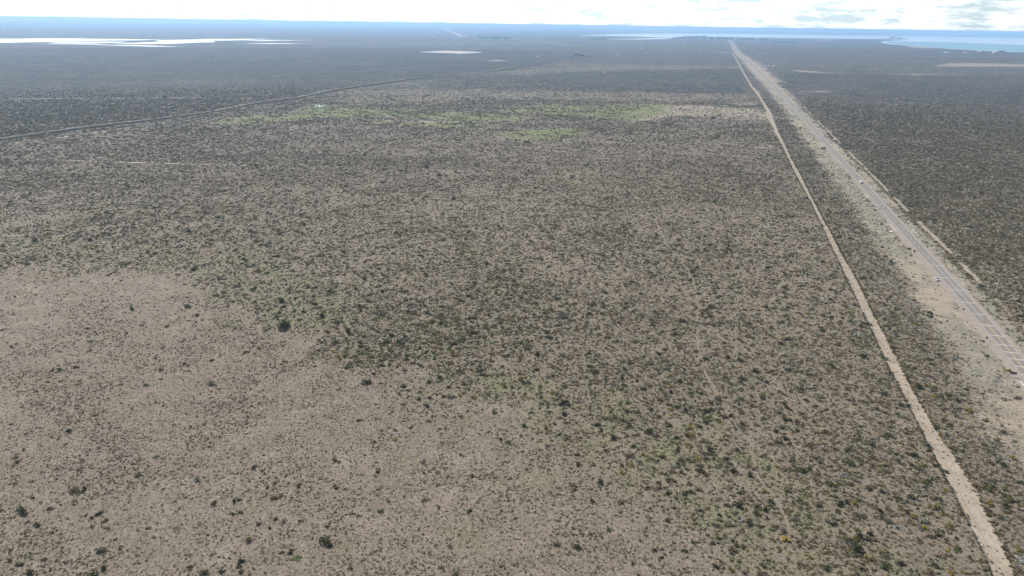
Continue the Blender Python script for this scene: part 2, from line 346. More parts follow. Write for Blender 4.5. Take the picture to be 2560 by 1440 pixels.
GREEN = [([(520, 302), (640, 288), (760, 283), (850, 274), (960, 271), (1080, 279), (1190, 284), (1260, 287), (1315, 296), (1290, 303), (1180, 300), (1050, 294), (900, 290), (800, 293), (640, 310), (530, 313)], 1.0),
         ([(880, 300), (1050, 303), (1190, 306), (1202, 318), (1185, 336), (1152, 333), (1168, 316), (1000, 313), (880, 307)], 0.8),
         ([(1235, 280), (1300, 267), (1400, 264), (1500, 267), (1600, 261), (1690, 264), (1640, 285), (1600, 298), (1500, 293), (1400, 286), (1310, 286)], 0.85),
         ([(1240, 337), (1320, 325), (1445, 321), (1440, 338), (1370, 349), (1280, 348)], 1.0),
         ([(730, 285), (765, 262), (850, 262), (860, 276), (800, 284)], 0.8),
         ([(850, 252), (1120, 250), (1120, 262), (870, 264)], 0.3),
         ([(620, 800), (700, 730), (850, 735), (880, 800), (800, 830), (680, 830)], 0.38),
         ([(540, 1330), (640, 1290), (700, 1320), (640, 1370), (560, 1360)], 0.35),
         ([(860, 1360), (960, 1380), (960, 1430), (880, 1430)], 0.3),
         ([(1840, 1280), (1960, 1290), (1950, 1350), (1850, 1340)], 0.32),
         ([(1060, 880), (1170, 920), (1240, 1000), (1150, 990), (1060, 930)], 0.3),
         ([(1380, 1000), (1500, 1080), (1560, 1150), (1480, 1130), (1400, 1060)], 0.2)]
SAND = [([(1585, 276), (1660, 263), (1760, 265), (1912, 271), (1922, 300), (1800, 297), (1700, 290), (1640, 302), (1585, 302)], 0.66),
        ([(1830, 258), (1900, 254), (1906, 263), (1840, 264)], 0.6), ([(1870, 372), (1900, 357), (1945, 357), (1950, 372)], 0.6),
        ([(2330, 162), (2400, 157), (2560, 160), (2700, 163), (2700, 168), (2450, 167), (2340, 166)], 0.6),
        ([(2215, 186), (2300, 183.5), (2390, 186.5), (2300, 188.5)], 0.5), ([(2020, 228), (2070, 225.5), (2110, 228), (2060, 230.5)], 0.6),
        ([(1985, 175), (2065, 181), (2065, 184), (1985, 178)], 0.6),
        ([(2460, 990), (2560, 960), (2640, 1000), (2700, 1200), (2540, 1130), (2480, 1060)], 1.0),
        ([(0, 715), (80, 700), (200, 730), (150, 790), (0, 800)], 0.25), ([(1100, 1000), (1320, 1080), (1480, 1200), (1400, 1260), (1200, 1120)], 0.22),
        ([(1840, 130), (1870, 140), (1960, 205), (1905, 205), (1850, 142)], 0.65)]
SPARSE = [(-300, 700), (0, 690), (330, 676), (480, 730), (620, 845), (840, 900), (1040, 960), (1150, 1020), (1330, 1080), (1450, 1180), (1640, 1300), (1800, 1460), (1800, 1700), (-500, 1700)]
BELT = [(-200, 560), (0, 600), (250, 590), (450, 600), (620, 640), (760, 690), (950, 740), (1150, 830), (1330, 900), (1600, 980), (1900, 1100), (2250, 1250), (2400, 1300), (2470, 1460), (2500, 1700), (1800, 1700), (1780, 1440), (1480, 1190), (1320, 1070), (1150, 1000), (1040, 960), (840, 870), (620, 800), (480, 720), (330, 670), (0, 660), (-200, 660)]
BELT2 = [(200, 470), (420, 500), (640, 560), (800, 600), (640, 640), (400, 600), (150, 560)]
DARK_FAR = [([(-400, 125), (300, 118), (900, 120), (1350, 128), (1500, 138), (1290, 172), (1050, 195), (850, 225), (520, 282), (300, 312), (0, 350), (-400, 400)], 0.95),
            ([(1040, 205), (1200, 190), (1500, 175), (1850, 170), (1888, 232), (1650, 232), (1300, 222), (1080, 222)], 0.9),
            ([(1960, 178), (2300, 190), (2900, 200), (2900, 900), (2560, 850), (2440, 700), (2200, 450), (2020, 255), (1950, 205)], 0.9),
            ([(1880, 120), (2300, 118), (2800, 140), (2800, 156), (2300, 152), (1990, 160), (1900, 140)], 0.75),
            ([(1300, 125), (1840, 136), (1846, 158), (1500, 158), (1300, 150)], 0.75)]
PALE_FAR = [([(880, 226), (1300, 226), (1880, 236), (1900, 252), (1300, 250), (840, 252)], 0.75), ([(1240, 178), (1560, 162), (1850, 164), (1852, 172), (1560, 176), (1300, 186)], 0.5),
            ([(640, 330), (1900, 350), (1960, 430), (1400, 400), (700, 380)], 0.45), ([(-100, 470), (60, 480), (110, 560), (0, 590), (-100, 590)], 0.75), ([(900, 425), (1900, 425), (1900, 435), (900, 435)], 0.2)]

def zones(x, y):
    """what grows where: cover, green, sand, verge, pink, belt"""
    d = np.hypot(x, y)
    cov = 0.57 + 0.42 * (fbm(x, y, 55, 21) - 0.5) + 0.14 * (fbm(x, y, 300, 22) - 0.5) + sstep(900, 2500, d) * 0.12
    sp = region(SPARSE, x, y, 15, 26, 34, 31); be = region(BELT, x, y, 16, 22, 40, 32); be2 = region(BELT2, x, y, 25, 20, 60, 33)
    cov = cov * (1 - sp) + sp * (0.18 + 0.36 * (fbm(x, y, 30, 34) - 0.5))
    be = be * (1 - 0.6 * sp); be = np.maximum(be, be2 * 0.7)
    cov = cov + be * 0.08
    for P, a in DARK_FAR: k = region(P, x, y, 40, 60, 200, 35); cov = cov * (1 - k) + k * np.maximum(cov, a)
    for P, a in PALE_FAR: k = region(P, x, y, 30, 40, 160, 36) * a; cov = cov * (1 - k) + k * 0.22
    gr = np.zeros_like(x); sa = np.zeros_like(x)
    for i, (P, a) in enumerate(GREEN): gr = np.maximum(gr, a * region(P, x, y, 22 if i < 6 else 14, 22 if i < 6 else 10, 90, 37))
    for i, (P, a) in enumerate(SAND): sa = np.maximum(sa, a * region(P, x, y, 24, 30, 100, 38))
    gr = np.maximum(gr, 0.30 * be * sstep(0.22, 0.6, fbm(x, y, 60, 47)))
    u = road_u(x, y); n1 = fbm(x, y, 14, 39); w = 5 * (n1 - 0.5)
    inr = (y > 60) & (y < 9000)
    tl, tr = track_l(y), track_r(y)
    ur = u + w
    verge = sstep(-33, -18, ur + 10 * (fbm(u, y / 6, 5, 45) - 0.5)) * (1 - sstep(11, 15, ur)) * inr
    strip = sstep(15.5, 16.5, u + w * 0.3) * (1 - sstep(18.3, 19.3, u + w * 0.3)) * inr * sstep(0.33, 0.42, fbm(x, y, 60, 44))
    sa = np.maximum(sa, verge * np.clip(0.16 + 3.2 * (fbm(u * 3.0, y, 40, 40) - 0.47), 0, 0.8))
    sa = np.maximum(sa, strip * 0.95)
    side = sstep(0, 1, x - tr) * (1 - verge) * (u < 0) * inr          # between the dirt track and the verge
    cov = cov * (1 - side) + side * 0.72
    cov = cov * (1 - verge * 0.62) * (1 - strip * 0.9) * (1 - 0.8 * np.clip(sa, 0, 1)) * (1 - 0.78 * np.clip(gr, 0, 1))
    cov = np.where(np.abs(u) < 5.2, 0, cov)
    return np.clip(cov, 0, 1), np.clip(gr, 0, 1), np.clip(sa, 0, 1), np.clip(verge, 0, 1), sp, np.clip(be, 0, 1)

# ------------------------------------------------------------------ ground
SCRUB_END = 1900.0
def build_ground():
    th = np.concatenate([np.linspace(-180, -50, 27)[:-1], np.linspace(-50, 50, 760), np.linspace(50, 180, 27)[1:]]) * math.pi / 180
    rr = np.concatenate([[0.5, 40, 80], np.exp(np.linspace(math.log(110), math.log(1.0e4), 560)), np.exp(np.linspace(math.log(1.0e4), 0 + math.log(1.0), 2))[:0]])
    k = np.linspace(0, 1, 42)[1:]
    edge = np.where(np.abs(th) < R(47), 46500 / np.cos(th), 46500 / math.cos(R(47)))
    rad = np.concatenate([np.repeat(rr[:, None], len(th), 1), 1.0e4 * (edge[None, :] / 1.0e4) ** k[:, None]], 0)
    x = rad * np.sin(th)[None, :]; y = rad * np.cos(th)[None, :]
    z = np.zeros_like(x)
    far = sstep(24000, 44000, y); z += far * (70 * np.clip(fbm(x, y, 9000, 51) - 0.42, 0, 1) + 26 * np.exp(-((x - 1500) / 7000) ** 2))
    nr, nc = x.shape; V = np.stack([x.ravel(), y.ravel(), z.ravel()], -1)
    i = np.arange(nr - 1)[:, None] * nc + np.arange(nc - 1)[None, :]; i = i.ravel()
    Fq = np.stack([i, i + 1, i + 1 + nc, i + nc], -1)[:, ::-1]
    me = np_mesh('ground', V, Fq)
    xf, yf = V[:, 0], V[:, 1]
    cov, gr, sa, ve, sp, be = zones(xf, yf)
    d = np.hypot(xf, yf); fa = 0.35 * sstep(500, 1000, d) + 0.65 * sstep(1150, SCRUB_END, d)
    a = me.color_attributes.new('zone_a', 'FLOAT_COLOR', 'POINT'); a.data.foreach_set('color', np.stack([cov, gr, sa, np.ones_like(sa)], -1).astype(np.float32).ravel())
    b = me.color_attributes.new('zone_b', 'FLOAT_COLOR', 'POINT'); b.data.foreach_set('color', np.stack([ve, fa, sp, np.ones_like(sa)], -1).astype(np.float32).ravel())
    me.polygons.foreach_set('use_smooth', np.ones(len(me.polygons), bool))
    tag(link('ground', me, None, M['ground']), kind='structure')
build_ground()

def strip_mesh(name, L, Rr, z, cols=6, rag=0.0, seed=60, crown=0.0):
    """ribbon between two rows of points, with ragged edges"""
    L, Rr = np.asarray(L, float), np.asarray(Rr, float); n = len(L); t = np.linspace(0, 1, cols)
    P = L[:, None, :] * (1 - t)[None, :, None] + Rr[:, None, :] * t[None, :, None]
    if rag:
        ax = (Rr - L); ax = ax / np.maximum(np.linalg.norm(ax, axis=1), 1e-6)[:, None]
        P[:, 0] += ax * (rag * 2 * (fbm(L[:, 0], L[:, 1], 6, seed) - 0.5))[:, None]; P[:, -1] += ax * (rag * 2 * (fbm(Rr[:, 0], Rr[:, 1], 6, seed + 5) - 0.5))[:, None]
    zz = z + crown * np.sin(np.pi * t)
    V = np.concatenate([P, np.broadcast_to(zz[None, :, None], (n, cols, 1))], -1).reshape(-1, 3)
    i = (np.arange(n - 1)[:, None] * cols + np.arange(cols - 1)[None, :]).ravel()
    me = np_mesh(name, V, np.stack([i, i + 1, i + 1 + cols, i + cols], -1))
    at_ = me.attributes.new('across', 'FLOAT', 'POINT'); at_.data.foreach_set('value', np.tile(t, n).astype(np.float32))
    return me

# road surface, shoulders, dirt track
ry = np.concatenate([np.arange(120, 1000, 4.0), np.exp(np.linspace(math.log(1000), math.log(9800), 300))])
road = tag(link('road', strip_mesh('road', road_pt(ry, -3.55), road_pt(ry, 3.55), 0.10, 5, 0.06, 61, 0.02), None, M['asphalt']), kind='structure')
sw = 3.3 * (1 - sstep(470, 600, ry)) + 0.9
tag(link('road_shoulder', strip_mesh('road_shoulder', road_pt(ry, -3.5 - sw), road_pt(ry, -3.4), 0.07, 5, 0.5, 63), None, M['shoulder']), kind='structure')
tag(link('road_shoulder', strip_mesh('road_shoulder', road_pt(ry, 3.4), road_pt(ry, 4.5 + 0.9 * (1 - sstep(350, 500, ry))), 0.07, 4, 0.4, 65), None, M['shoulder']), kind='structure')
ty = np.concatenate([np.arange(120, 1000, 2.0), np.exp(np.linspace(math.log(1000), math.log(4400), 320))])
tag(link('dirt_track', strip_mesh('dirt_track', np.stack([track_l(ty), ty], -1), np.stack([track_r(ty), ty], -1), 0.05, 9, 0.9, 67), None, M['dirt']), kind='structure')

# painted markings, parts of the road
def mark(name, y0, y1, u0, u1, mat, n=2, z=0.14, parent=road):
    ys = np.linspace(y0, y1, n); return link(name, strip_mesh(name, road_pt(ys, u0), road_pt(ys, u1), z, 2), parent, mat)
link('edge_line', strip_mesh('edge_line', road_pt(ry[ry < 2600], -3.27), road_pt(ry[ry < 2600], -3.08), 0.125, 2), road, M['white_paint'])
link('edge_line', strip_mesh('edge_line', road_pt(ry[ry < 2600], 3.08), road_pt(ry[ry < 2600], 3.27), 0.125, 2), road, M['white_paint'])
y = 432.0; k = 0
while y < 1150 and k < 70:
    mark('centre_dash', y, y + 4.2, -0.11, 0.11, M['white_paint']); y += 11.6; k += 1
ys = np.arange(120, 345, 5.0); link('centre_line', strip_mesh('centre_line', road_pt(ys, -0.1), road_pt(ys, 0.1), 0.135, 2), road, M['yellow_paint'])
ys = np.arange(335, 432, 4.0); link('centre_line', strip_mesh('centre_line', road_pt(ys, -0.09), road_pt(ys, 0.09), 0.135, 2), road, M['white_paint'])
for px, py in [(2336, 663.5), (2362, 695), (2392, 726), (2419, 757), (2445, 786), (2469, 814), (2493, 840), (2512, 863), (2529, 882), (2545, 899), (2560, 918), (2578, 939)]:
    yy = at(px, py).y; mark('transverse_bar', yy - 0.28, yy + 0.28, -3.05, 3.05, M['white_paint'], 2, 0.15)

# thin tracks and paths
def polyline_strip(name, pts, width, mat, z=0.12, rag=0.3, step=6.0, wobble=0.0, gap=0.5):
    P = wline(pts); seg = np.linalg.norm(np.diff(P, axis=0), axis=1); s = np.concatenate([[0], np.cumsum(seg)])
    t = np.linspace(0, s[-1], max(8, int(s[-1] / step))); Q = np.stack([np.interp(t, s, P[:, 0]), np.interp(t, s, P[:, 1])], -1)
    if len(t) > 20:
        for _ in range(3): Q[1:-1] = 0.25 * Q[:-2] + 0.5 * Q[1:-1] + 0.25 * Q[2:]
    T = np.gradient(Q, axis=0); T /= np.linalg.norm(T, axis=1)[:, None]; N = np.stack([-T[:, 1], T[:, 0]], -1)
    if wobble: Q = Q + N * (wobble * 2 * (fbm(t, t * 0, 14, 71) - 0.5))[:, None]
    w = width / 2 * np.clip(gap + (1.9 - gap) * sstep(0.3, 0.62, fbm(t, t * 0 + 9, 18, 72)), 0.03, 2); w[0] = w[-1] = 0.03
    return tag(link(name, strip_mesh(name, Q + N * w[:, None], Q - N * w[:, None], z, 4, rag, 73), None, mat), kind='structure')
polyline_strip('footpath', [(1604, 470), (1618, 505), (1634, 540), (1655, 580), (1668, 615), (1692, 632), (1712, 665), (1733, 700), (1742, 730), (1745, 760), (1750, 778), (1742, 800), (1742, 830), (1744, 865), (1750, 900), (1766, 935), (1792, 985), (1818, 1030), (1850, 1080), (1880, 1110), (1888, 1180), (1910, 1215), (1938, 1245), (1956, 1280), (1972, 1320), (1978, 1370), (1990, 1420), (2003, 1465)], 0.52, M['path'], 0.06, 0.12, 1.6, 0.7, 0.05)
polyline_strip('footpath', [(1934, 1240), (1948, 1258), (1962, 1275), (1971, 1300)], 0.8, M['path'], 0.065, 0.3, 1.2, 0.4)
polyline_strip('footpath', [(2445, 968), (2452, 985), (2470, 1025), (2490, 1045), (2510, 1065), (2522, 1090), (2540, 1112)], 1.1, M['path'], 0.06, 0.3, 1.5, 1.0)
polyline_strip('track', [(60, 398), (150, 400), (250, 404), (420, 409), (560, 413), (700, 416)], 2.0, M['pale_track'])
polyline_strip('track', [(1075, 413), (1300, 415), (1560, 416), (1780, 415), (1950, 413)], 1.3, M['path'])
polyline_strip('track', [(0, 363), (122, 347), (203, 336.6), (330, 318), (447, 301)], 2.6, M['pale_track'])
polyline_strip('track', [(-60, 249), (140, 246.5), (400, 245), (560, 246), (650, 249)], 5.0, M['pale_track'], 0.2, 1.2, 10)
polyline_strip('track', [(900, 300), (1050, 304), (1180, 307), (1200, 304)], 4.0, M['pale_track'], 0.15, 0.8)
polyline_strip('track', [(680, 108), (850, 109.7), (1000, 109.5), (1180, 109), (1350, 107)], 26, M['pale_track'], 0.4, 5, 40)
polyline_strip('track', [(1292, 99), (1350, 105), (1420, 113)], 16, M['pale_track'], 0.4, 3, 30)
polyline_strip('track', [(1106, 72.5), (1130, 80), (1150, 89), (1160, 93)], 45, M['pale_track'], 0.5, 8, 60)
polyline_strip('track', [(1540, 120.5), (1660, 124), (1751, 128), (1800, 130.5), (1845, 134)], 12, M['pale_track'], 0.4, 2, 20)
polyline_strip('track', [(1995, 177), (2060, 182), (2140, 185)], 7, M['pale_track'], 0.3, 2, 12)
polyline_strip('track', [(1890, 136), (2000, 135), (2100, 138), (2300, 141), (2500, 143)], 9, M['pale_track'], 0.3, 2, 20)

# flat pans, lagoon, sea: ragged sheets lying on the plain
def sheet(name, pts, mat, z, rag=0.0, step=None, seed=80):
    P = wline(pts); Q = []
    for i in range(len(P)):
        a, b = P[i], P[(i + 1) % len(P)]; L = np.linalg.norm(b - a); n = max(1, int(L / step)) if step else 1
        for j in range(n): Q.append(a + (b - a) * j / n)
    Q = np.array(Q)
    if rag: Q = Q + rag * 2 * np.stack([fbm(Q[:, 0], Q[:, 1], step * 4, seed) - 0.5, fbm(Q[:, 0], Q[:, 1], step * 4, seed + 3) - 0.5], -1)
    bm = bmesh.new(); vs = [bm.verts.new((q[0], q[1], z)) for q in Q]; f = bm.faces.new(vs); bm.normal_update()
    if f.normal.z < 0: f.normal_flip()
    bmesh.ops.triangulate(bm, faces=[f]); me = bpy.data.meshes.new(name); bm.to_mesh(me); bm.free()
    return tag(link(name, me, None, mat), kind='structure')
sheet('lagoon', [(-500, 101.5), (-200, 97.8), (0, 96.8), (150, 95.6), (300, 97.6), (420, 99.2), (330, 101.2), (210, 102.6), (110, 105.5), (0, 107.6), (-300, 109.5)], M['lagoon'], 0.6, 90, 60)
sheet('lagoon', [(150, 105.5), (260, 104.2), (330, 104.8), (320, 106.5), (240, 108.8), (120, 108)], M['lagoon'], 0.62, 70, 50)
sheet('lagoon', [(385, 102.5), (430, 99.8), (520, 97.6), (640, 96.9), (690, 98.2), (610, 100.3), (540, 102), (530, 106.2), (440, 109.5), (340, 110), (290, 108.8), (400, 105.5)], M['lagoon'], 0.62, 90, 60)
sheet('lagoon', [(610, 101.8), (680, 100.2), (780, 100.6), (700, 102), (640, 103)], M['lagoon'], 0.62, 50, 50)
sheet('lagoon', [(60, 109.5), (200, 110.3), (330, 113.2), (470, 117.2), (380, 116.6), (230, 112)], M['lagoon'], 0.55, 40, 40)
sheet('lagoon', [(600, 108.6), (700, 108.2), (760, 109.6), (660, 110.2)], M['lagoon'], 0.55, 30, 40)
sheet('salt_pan', [(1045, 130.5), (1075, 128.5), (1110, 126.8), (1150, 127.5), (1210, 130.5), (1190, 132.5), (1150, 134.5), (1110, 133), (1080, 131.8)], M['salt'], 0.5, 18, 30)
sheet('salt_pan', [(1210, 152), (1250, 150.4), (1275, 151.5), (1240, 152.8)], M['sandbank'], 0.4, 8, 15)
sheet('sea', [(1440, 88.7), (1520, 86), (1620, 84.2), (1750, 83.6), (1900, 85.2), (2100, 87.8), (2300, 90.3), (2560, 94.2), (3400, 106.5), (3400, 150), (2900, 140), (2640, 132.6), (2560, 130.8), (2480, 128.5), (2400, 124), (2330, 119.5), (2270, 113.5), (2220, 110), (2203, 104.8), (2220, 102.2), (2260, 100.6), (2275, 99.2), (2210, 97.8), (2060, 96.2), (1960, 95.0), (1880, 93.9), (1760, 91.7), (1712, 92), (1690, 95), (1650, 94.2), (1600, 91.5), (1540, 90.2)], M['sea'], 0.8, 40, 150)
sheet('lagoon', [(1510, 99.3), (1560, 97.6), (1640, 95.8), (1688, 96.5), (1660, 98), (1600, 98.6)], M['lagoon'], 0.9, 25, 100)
sheet('bay', [(2217, 103.4), (2300, 104.4), (2400, 106.5), (2480, 110), (2560, 112.5), (2900, 119), (2900, 138.5), (2640, 131.9), (2560, 130.1), (2480, 127.8), (2400, 123.3), (2330, 118.8), (2270, 112.8), (2225, 108.5)], M['shallow'], 1.4, 50, 150)
sheet('sand_bank', [(2258, 116), (2310, 115.4), (2370, 119), (2350, 121.2), (2290, 119.8)], M['sandbank'], 1.0, 15, 50)
sheet('salt_pan', [(2040, 99.5), (2075, 98.9), (2085, 100.5), (2050, 101)], M['salt'], 1.0, 20, 60)
sheet('pond', [(775, 265.5), (790, 262.2), (812, 262.5), (816, 266), (795, 267.3)], M['pond'], 0.15, 2, 3)
polyline_strip('track', [(1530, 177), (1506, 180), (1512, 183.5), (1528, 185)], 4.0, M['path'], 0.3, 1.2, 8)

# raised bank with a track on its crown, left
BANK = [(-60, 356), (0, 348), (114, 333.6), (223, 318.5), (345, 304.5), (520, 280), (638, 258.6), (739, 245), (860, 222.5), (934, 211.6), (1018, 199), (1082, 193.5), (1152, 188.5), (1287, 168), (1421, 149.5), (1502, 135)]
def bank():
    P = wline(BANK); seg = np.linalg.norm(np.diff(P, axis=0), axis=1); s = np.concatenate([[0], np.cumsum(seg)]); t = np.arange(0, s[-1], 5.0)
    Q = np.stack([np.interp(t, s, P[:, 0]), np.interp(t, s, P[:, 1])], -1)
    for _ in range(6): Q[1:-1] = 0.25 * Q[:-2] + 0.5 * Q[1:-1] + 0.25 * Q[2:]
    T = np.gradient(Q, axis=0); T /= np.linalg.norm(T, axis=1)[:, None]; N = np.stack([T[:, 1], -T[:, 0]], -1)   # towards the camera
    prof = [(-5.5, 0.02), (-3.2, 1.3), (-1.5, 1.6), (1.3, 1.6), (1.9, 1.5), (3.8, 0.1), (5.0, -0.0)]
    n = len(Q); V = []
    ht = np.clip(0.35 + 1.8 * (fbm(t, t * 0, 160, 90) - 0.3) + 0.7 * np.exp(-((t - s[-1] * 0.24) / 260) ** 2), 0.3, 1.4)
    for o, z in prof:
        j = 1.2 * (fbm(t + 50 * o, t * 0, 9, 91) - 0.5); V.append(np.stack([Q[:, 0] + N[:, 0] * (o + j), Q[:, 1] + N[:, 1] * (o + j), z * ht + 0.02 + 0.25 * (fbm(t, t * 0 + o * 7, 6, 92) - 0.5) * (abs(o) > 2.5) * (abs(o) < 6.4)], -1))
    V = np.stack(V, 1).reshape(-1, 3); c = len(prof); i = (np.arange(n - 1)[:, None] * c + np.arange(c - 1)[None, :]).ravel()
    me = np_mesh('embankment', V, np.stack([i, i + c, i + c + 1, i + 1], -1)); o = tag(link('embankment', me, None, M['berm']), kind='structure')
    keep = t < s[-1]
    w = 1.3 * (0.7 + 0.6 * fbm(t, t * 0 + 3, 40, 93)); w = np.where(fbm(t, t * 0, 60, 94) < 0.30, 0.7, w)
    me = strip_mesh('bank_track', Q - N * w[:, None], Q + N * w[:, None], 0, 4, 0.3, 95)
    co = np.empty(len(me.vertices) * 3, np.float32); me.vertices.foreach_get('co', co); co = co.reshape(-1, 3); co[:, 2] = np.repeat(1.6 * ht + 0.14, 4); me.vertices.foreach_set('co', co.ravel()); me.update()
    link('bank_track', me, o, M['pale_track'])
    return Q, N, ht
BQ, BN, BH = bank()

# ------------------------------------------------------------------ vehicles
def loft(sections):
    """closed body skinned over cross sections, each a list of (x, y, z) going round"""
    bm = bmesh.new(); rows = [[bm.verts.new(v) for v in s] for s in sections]; n = len(rows[0])
    for a, b in zip(rows, rows[1:]):
        for i in range(n): bm.faces.new((a[i], a[(i + 1) % n], b[(i + 1) % n], b[i]))
    bm.faces.new(rows[0][::-1]); bm.faces.new(rows[-1]); bmesh.ops.recalc_face_normals(bm, faces=bm.faces)
    for f in bm.faces: f.smooth = True
    return bm
def bm_mesh(bm, name):
    me = bpy.data.meshes.new(name); bm.to_mesh(me); bm.free(); return me
def wheel(parent, x, y, r=0.33, w=0.22):
    t = MB().cyl((x, y - w / 2, r), (x, y + w / 2, r), r, n=16).build('tyre', M['tyre'], parent); t.name = 'wheel'
    s = 1 if y > 0 else -1
    MB().cyl((x, y + s * (w / 2 - 0.02), r), (x, y + s * (w / 2 + 0.015), r), r * 0.62, n=12).build('rim', M['rim'], t)
def ring(x, hw, z0, z1, tuck=0.9):
    return [(x, -hw * tuck, z0), (x, hw * tuck, z0), (x, hw, z0 + (z1 - z0) * 0.35), (x, hw * 0.97, z0 + (z1 - z0) * 0.75), (x, hw * 0.86, z1), (x, -hw * 0.86, z1), (x, -hw * 0.97, z0 + (z1 - z0) * 0.75), (x, -hw, z0 + (z1 - z0) * 0.35)]
def sedan(name, loc, rz, paint, label):
    c = empty(name, loc, rz); tag(c, label, 'car')
    # front is +x
    link('body', bm_mesh(loft([ring(-2.2, 0.72, 0.35, 0.80), ring(-2.1, 0.84, 0.25, 0.98), ring(-1.2, 0.88, 0.22, 1.00), ring(0.9, 0.88, 0.22, 0.98), ring(1.75, 0.85, 0.24, 0.84), ring(2.15, 0.74, 0.33, 0.68)]), 'body'), c, paint)
    cab = [(-1.72, 0.70, 0.98), (-0.95, 0.60, 1.42), (0.15, 0.60, 1.45), (1.05, 0.72, 0.97)]
    bm = bmesh.new(); A = [[bm.verts.new((x, s * w, z)) for x, w, z in cab] for s in (-1, 1)]
    bm.faces.new(A[0]); bm.faces.new(A[1][::-1])
    for i in range(4): bm.faces.new((A[0][i], A[1][i], A[1][(i + 1) % 4], A[0][(i + 1) % 4]))
    bmesh.ops.recalc_face_normals(bm, faces=bm.faces); link('cabin', bm_mesh(bm, 'cabin'), c, paint)
    def pane(n, pts): link(n, mesh_from(n, pts, [tuple(range(len(pts)))]), c, M['glass'])
    pane('windscreen', [(0.22, -0.54, 1.425), (0.98, -0.64, 1.02), (0.98, 0.64, 1.02), (0.22, 0.54, 1.425)])
    pane('rear_window', [(-1.0, -0.54, 1.405), (-1.0, 0.54, 1.405), (-1.66, 0.62, 1.03), (-1.66, -0.62, 1.03)])
    for s in (-1, 1):
        pane('side_window', [(-1.35, s * 0.69, 1.05), (-0.9, s * 0.63, 1.38), (-0.3, s * 0.63, 1.40), (-0.3, s * 0.72, 1.03)])
        pane('side_window', [(-0.22, s * 0.72, 1.03), (-0.22, s * 0.63, 1.40), (0.12, s * 0.63, 1.41), (0.85, s * 0.74, 1.03)])
        MB().box((2.08, s * 0.58, 0.62), (0.14, 0.30, 0.12), bev=0.02).build('headlight', M['lamp'], c)
        MB().box((0.75, s * 0.98, 1.02), (0.12, 0.16, 0.11), bev=0.02).build('mirror', M['trim'], c)
    MB().box((2.14, 0, 0.42), (0.08, 1.2, 0.14)).build('bumper', M['trim'], c)
    for x in (-1.35, 1.35):
        for s in (-1, 1): wheel(c, x, s * 0.80)
    return c
def van(name, loc, rz, paint, label):
    c = empty(name, loc, rz); tag(c, label, 'van')
    def rg(x, hw, z0, z1): return [(x, -hw * 0.94, z0), (x, hw * 0.94, z0), (x, hw, z0 + 0.25 * (z1 - z0)), (x, hw * 0.98, z0 + 0.6 * (z1 - z0)), (x, hw * 0.90, z1), (x, -hw * 0.90, z1), (x, -hw * 0.98, z0 + 0.6 * (z1 - z0)), (x, -hw, z0 + 0.25 * (z1 - z0))]
    link('body', bm_mesh(loft([rg(-2.65, 0.94, 0.4, 2.25), rg(-2.55, 0.99, 0.32, 2.35), rg(0.75, 0.99, 0.30, 2.36), rg(1.15, 0.98, 0.30, 2.18), rg(1.85, 0.95, 0.30, 1.22), rg(2.45, 0.90, 0.33, 1.02), rg(2.65, 0.80, 0.42, 0.80)]), 'body'), c, paint)
    def pane(n, pts): link(n, mesh_from(n, pts, [tuple(range(len(pts)))]), c, M['glass'])
    pane('windscreen', [(1.22, -0.80, 2.12), (1.90, -0.86, 1.22), (1.90, 0.86, 1.22), (1.22, 0.80, 2.12)])
    for s in (-1, 1):
        pane('side_window', [(0.35, s * 1.005, 1.35), (0.35, s * 0.975, 1.95), (1.05, s * 0.975, 1.92), (1.5, s * 1.0, 1.35)])
        for x in (-2.2, -1.4, -0.6): pane('side_window', [(x, s * 1.005, 1.4), (x, s * 0.98, 1.95), (x + 0.7, s * 0.98, 1.95), (x + 0.7, s * 1.005, 1.4)])
        MB().box((2.52, s * 0.66, 0.86), (0.2, 0.3, 0.2), bev=0.03).build('headlight', M['lamp'], c)
        MB().box((1.55, s * 1.14, 1.45), (0.14, 0.2, 0.3), bev=0.03).build('mirror', M['trim'], c)
    MB().box((2.62, 0, 0.48), (0.12, 1.65, 0.2), bev=0.03).build('bumper', M['trim'], c)
    MB().box((2.60, 0, 0.78), (0.1, 0.9, 0.14)).build('grille', M['trim'], c)
    for x in (-1.65, 1.65):
        for s in (-1, 1): wheel(c, x, s * 0.88, 0.36, 0.24)
    return c
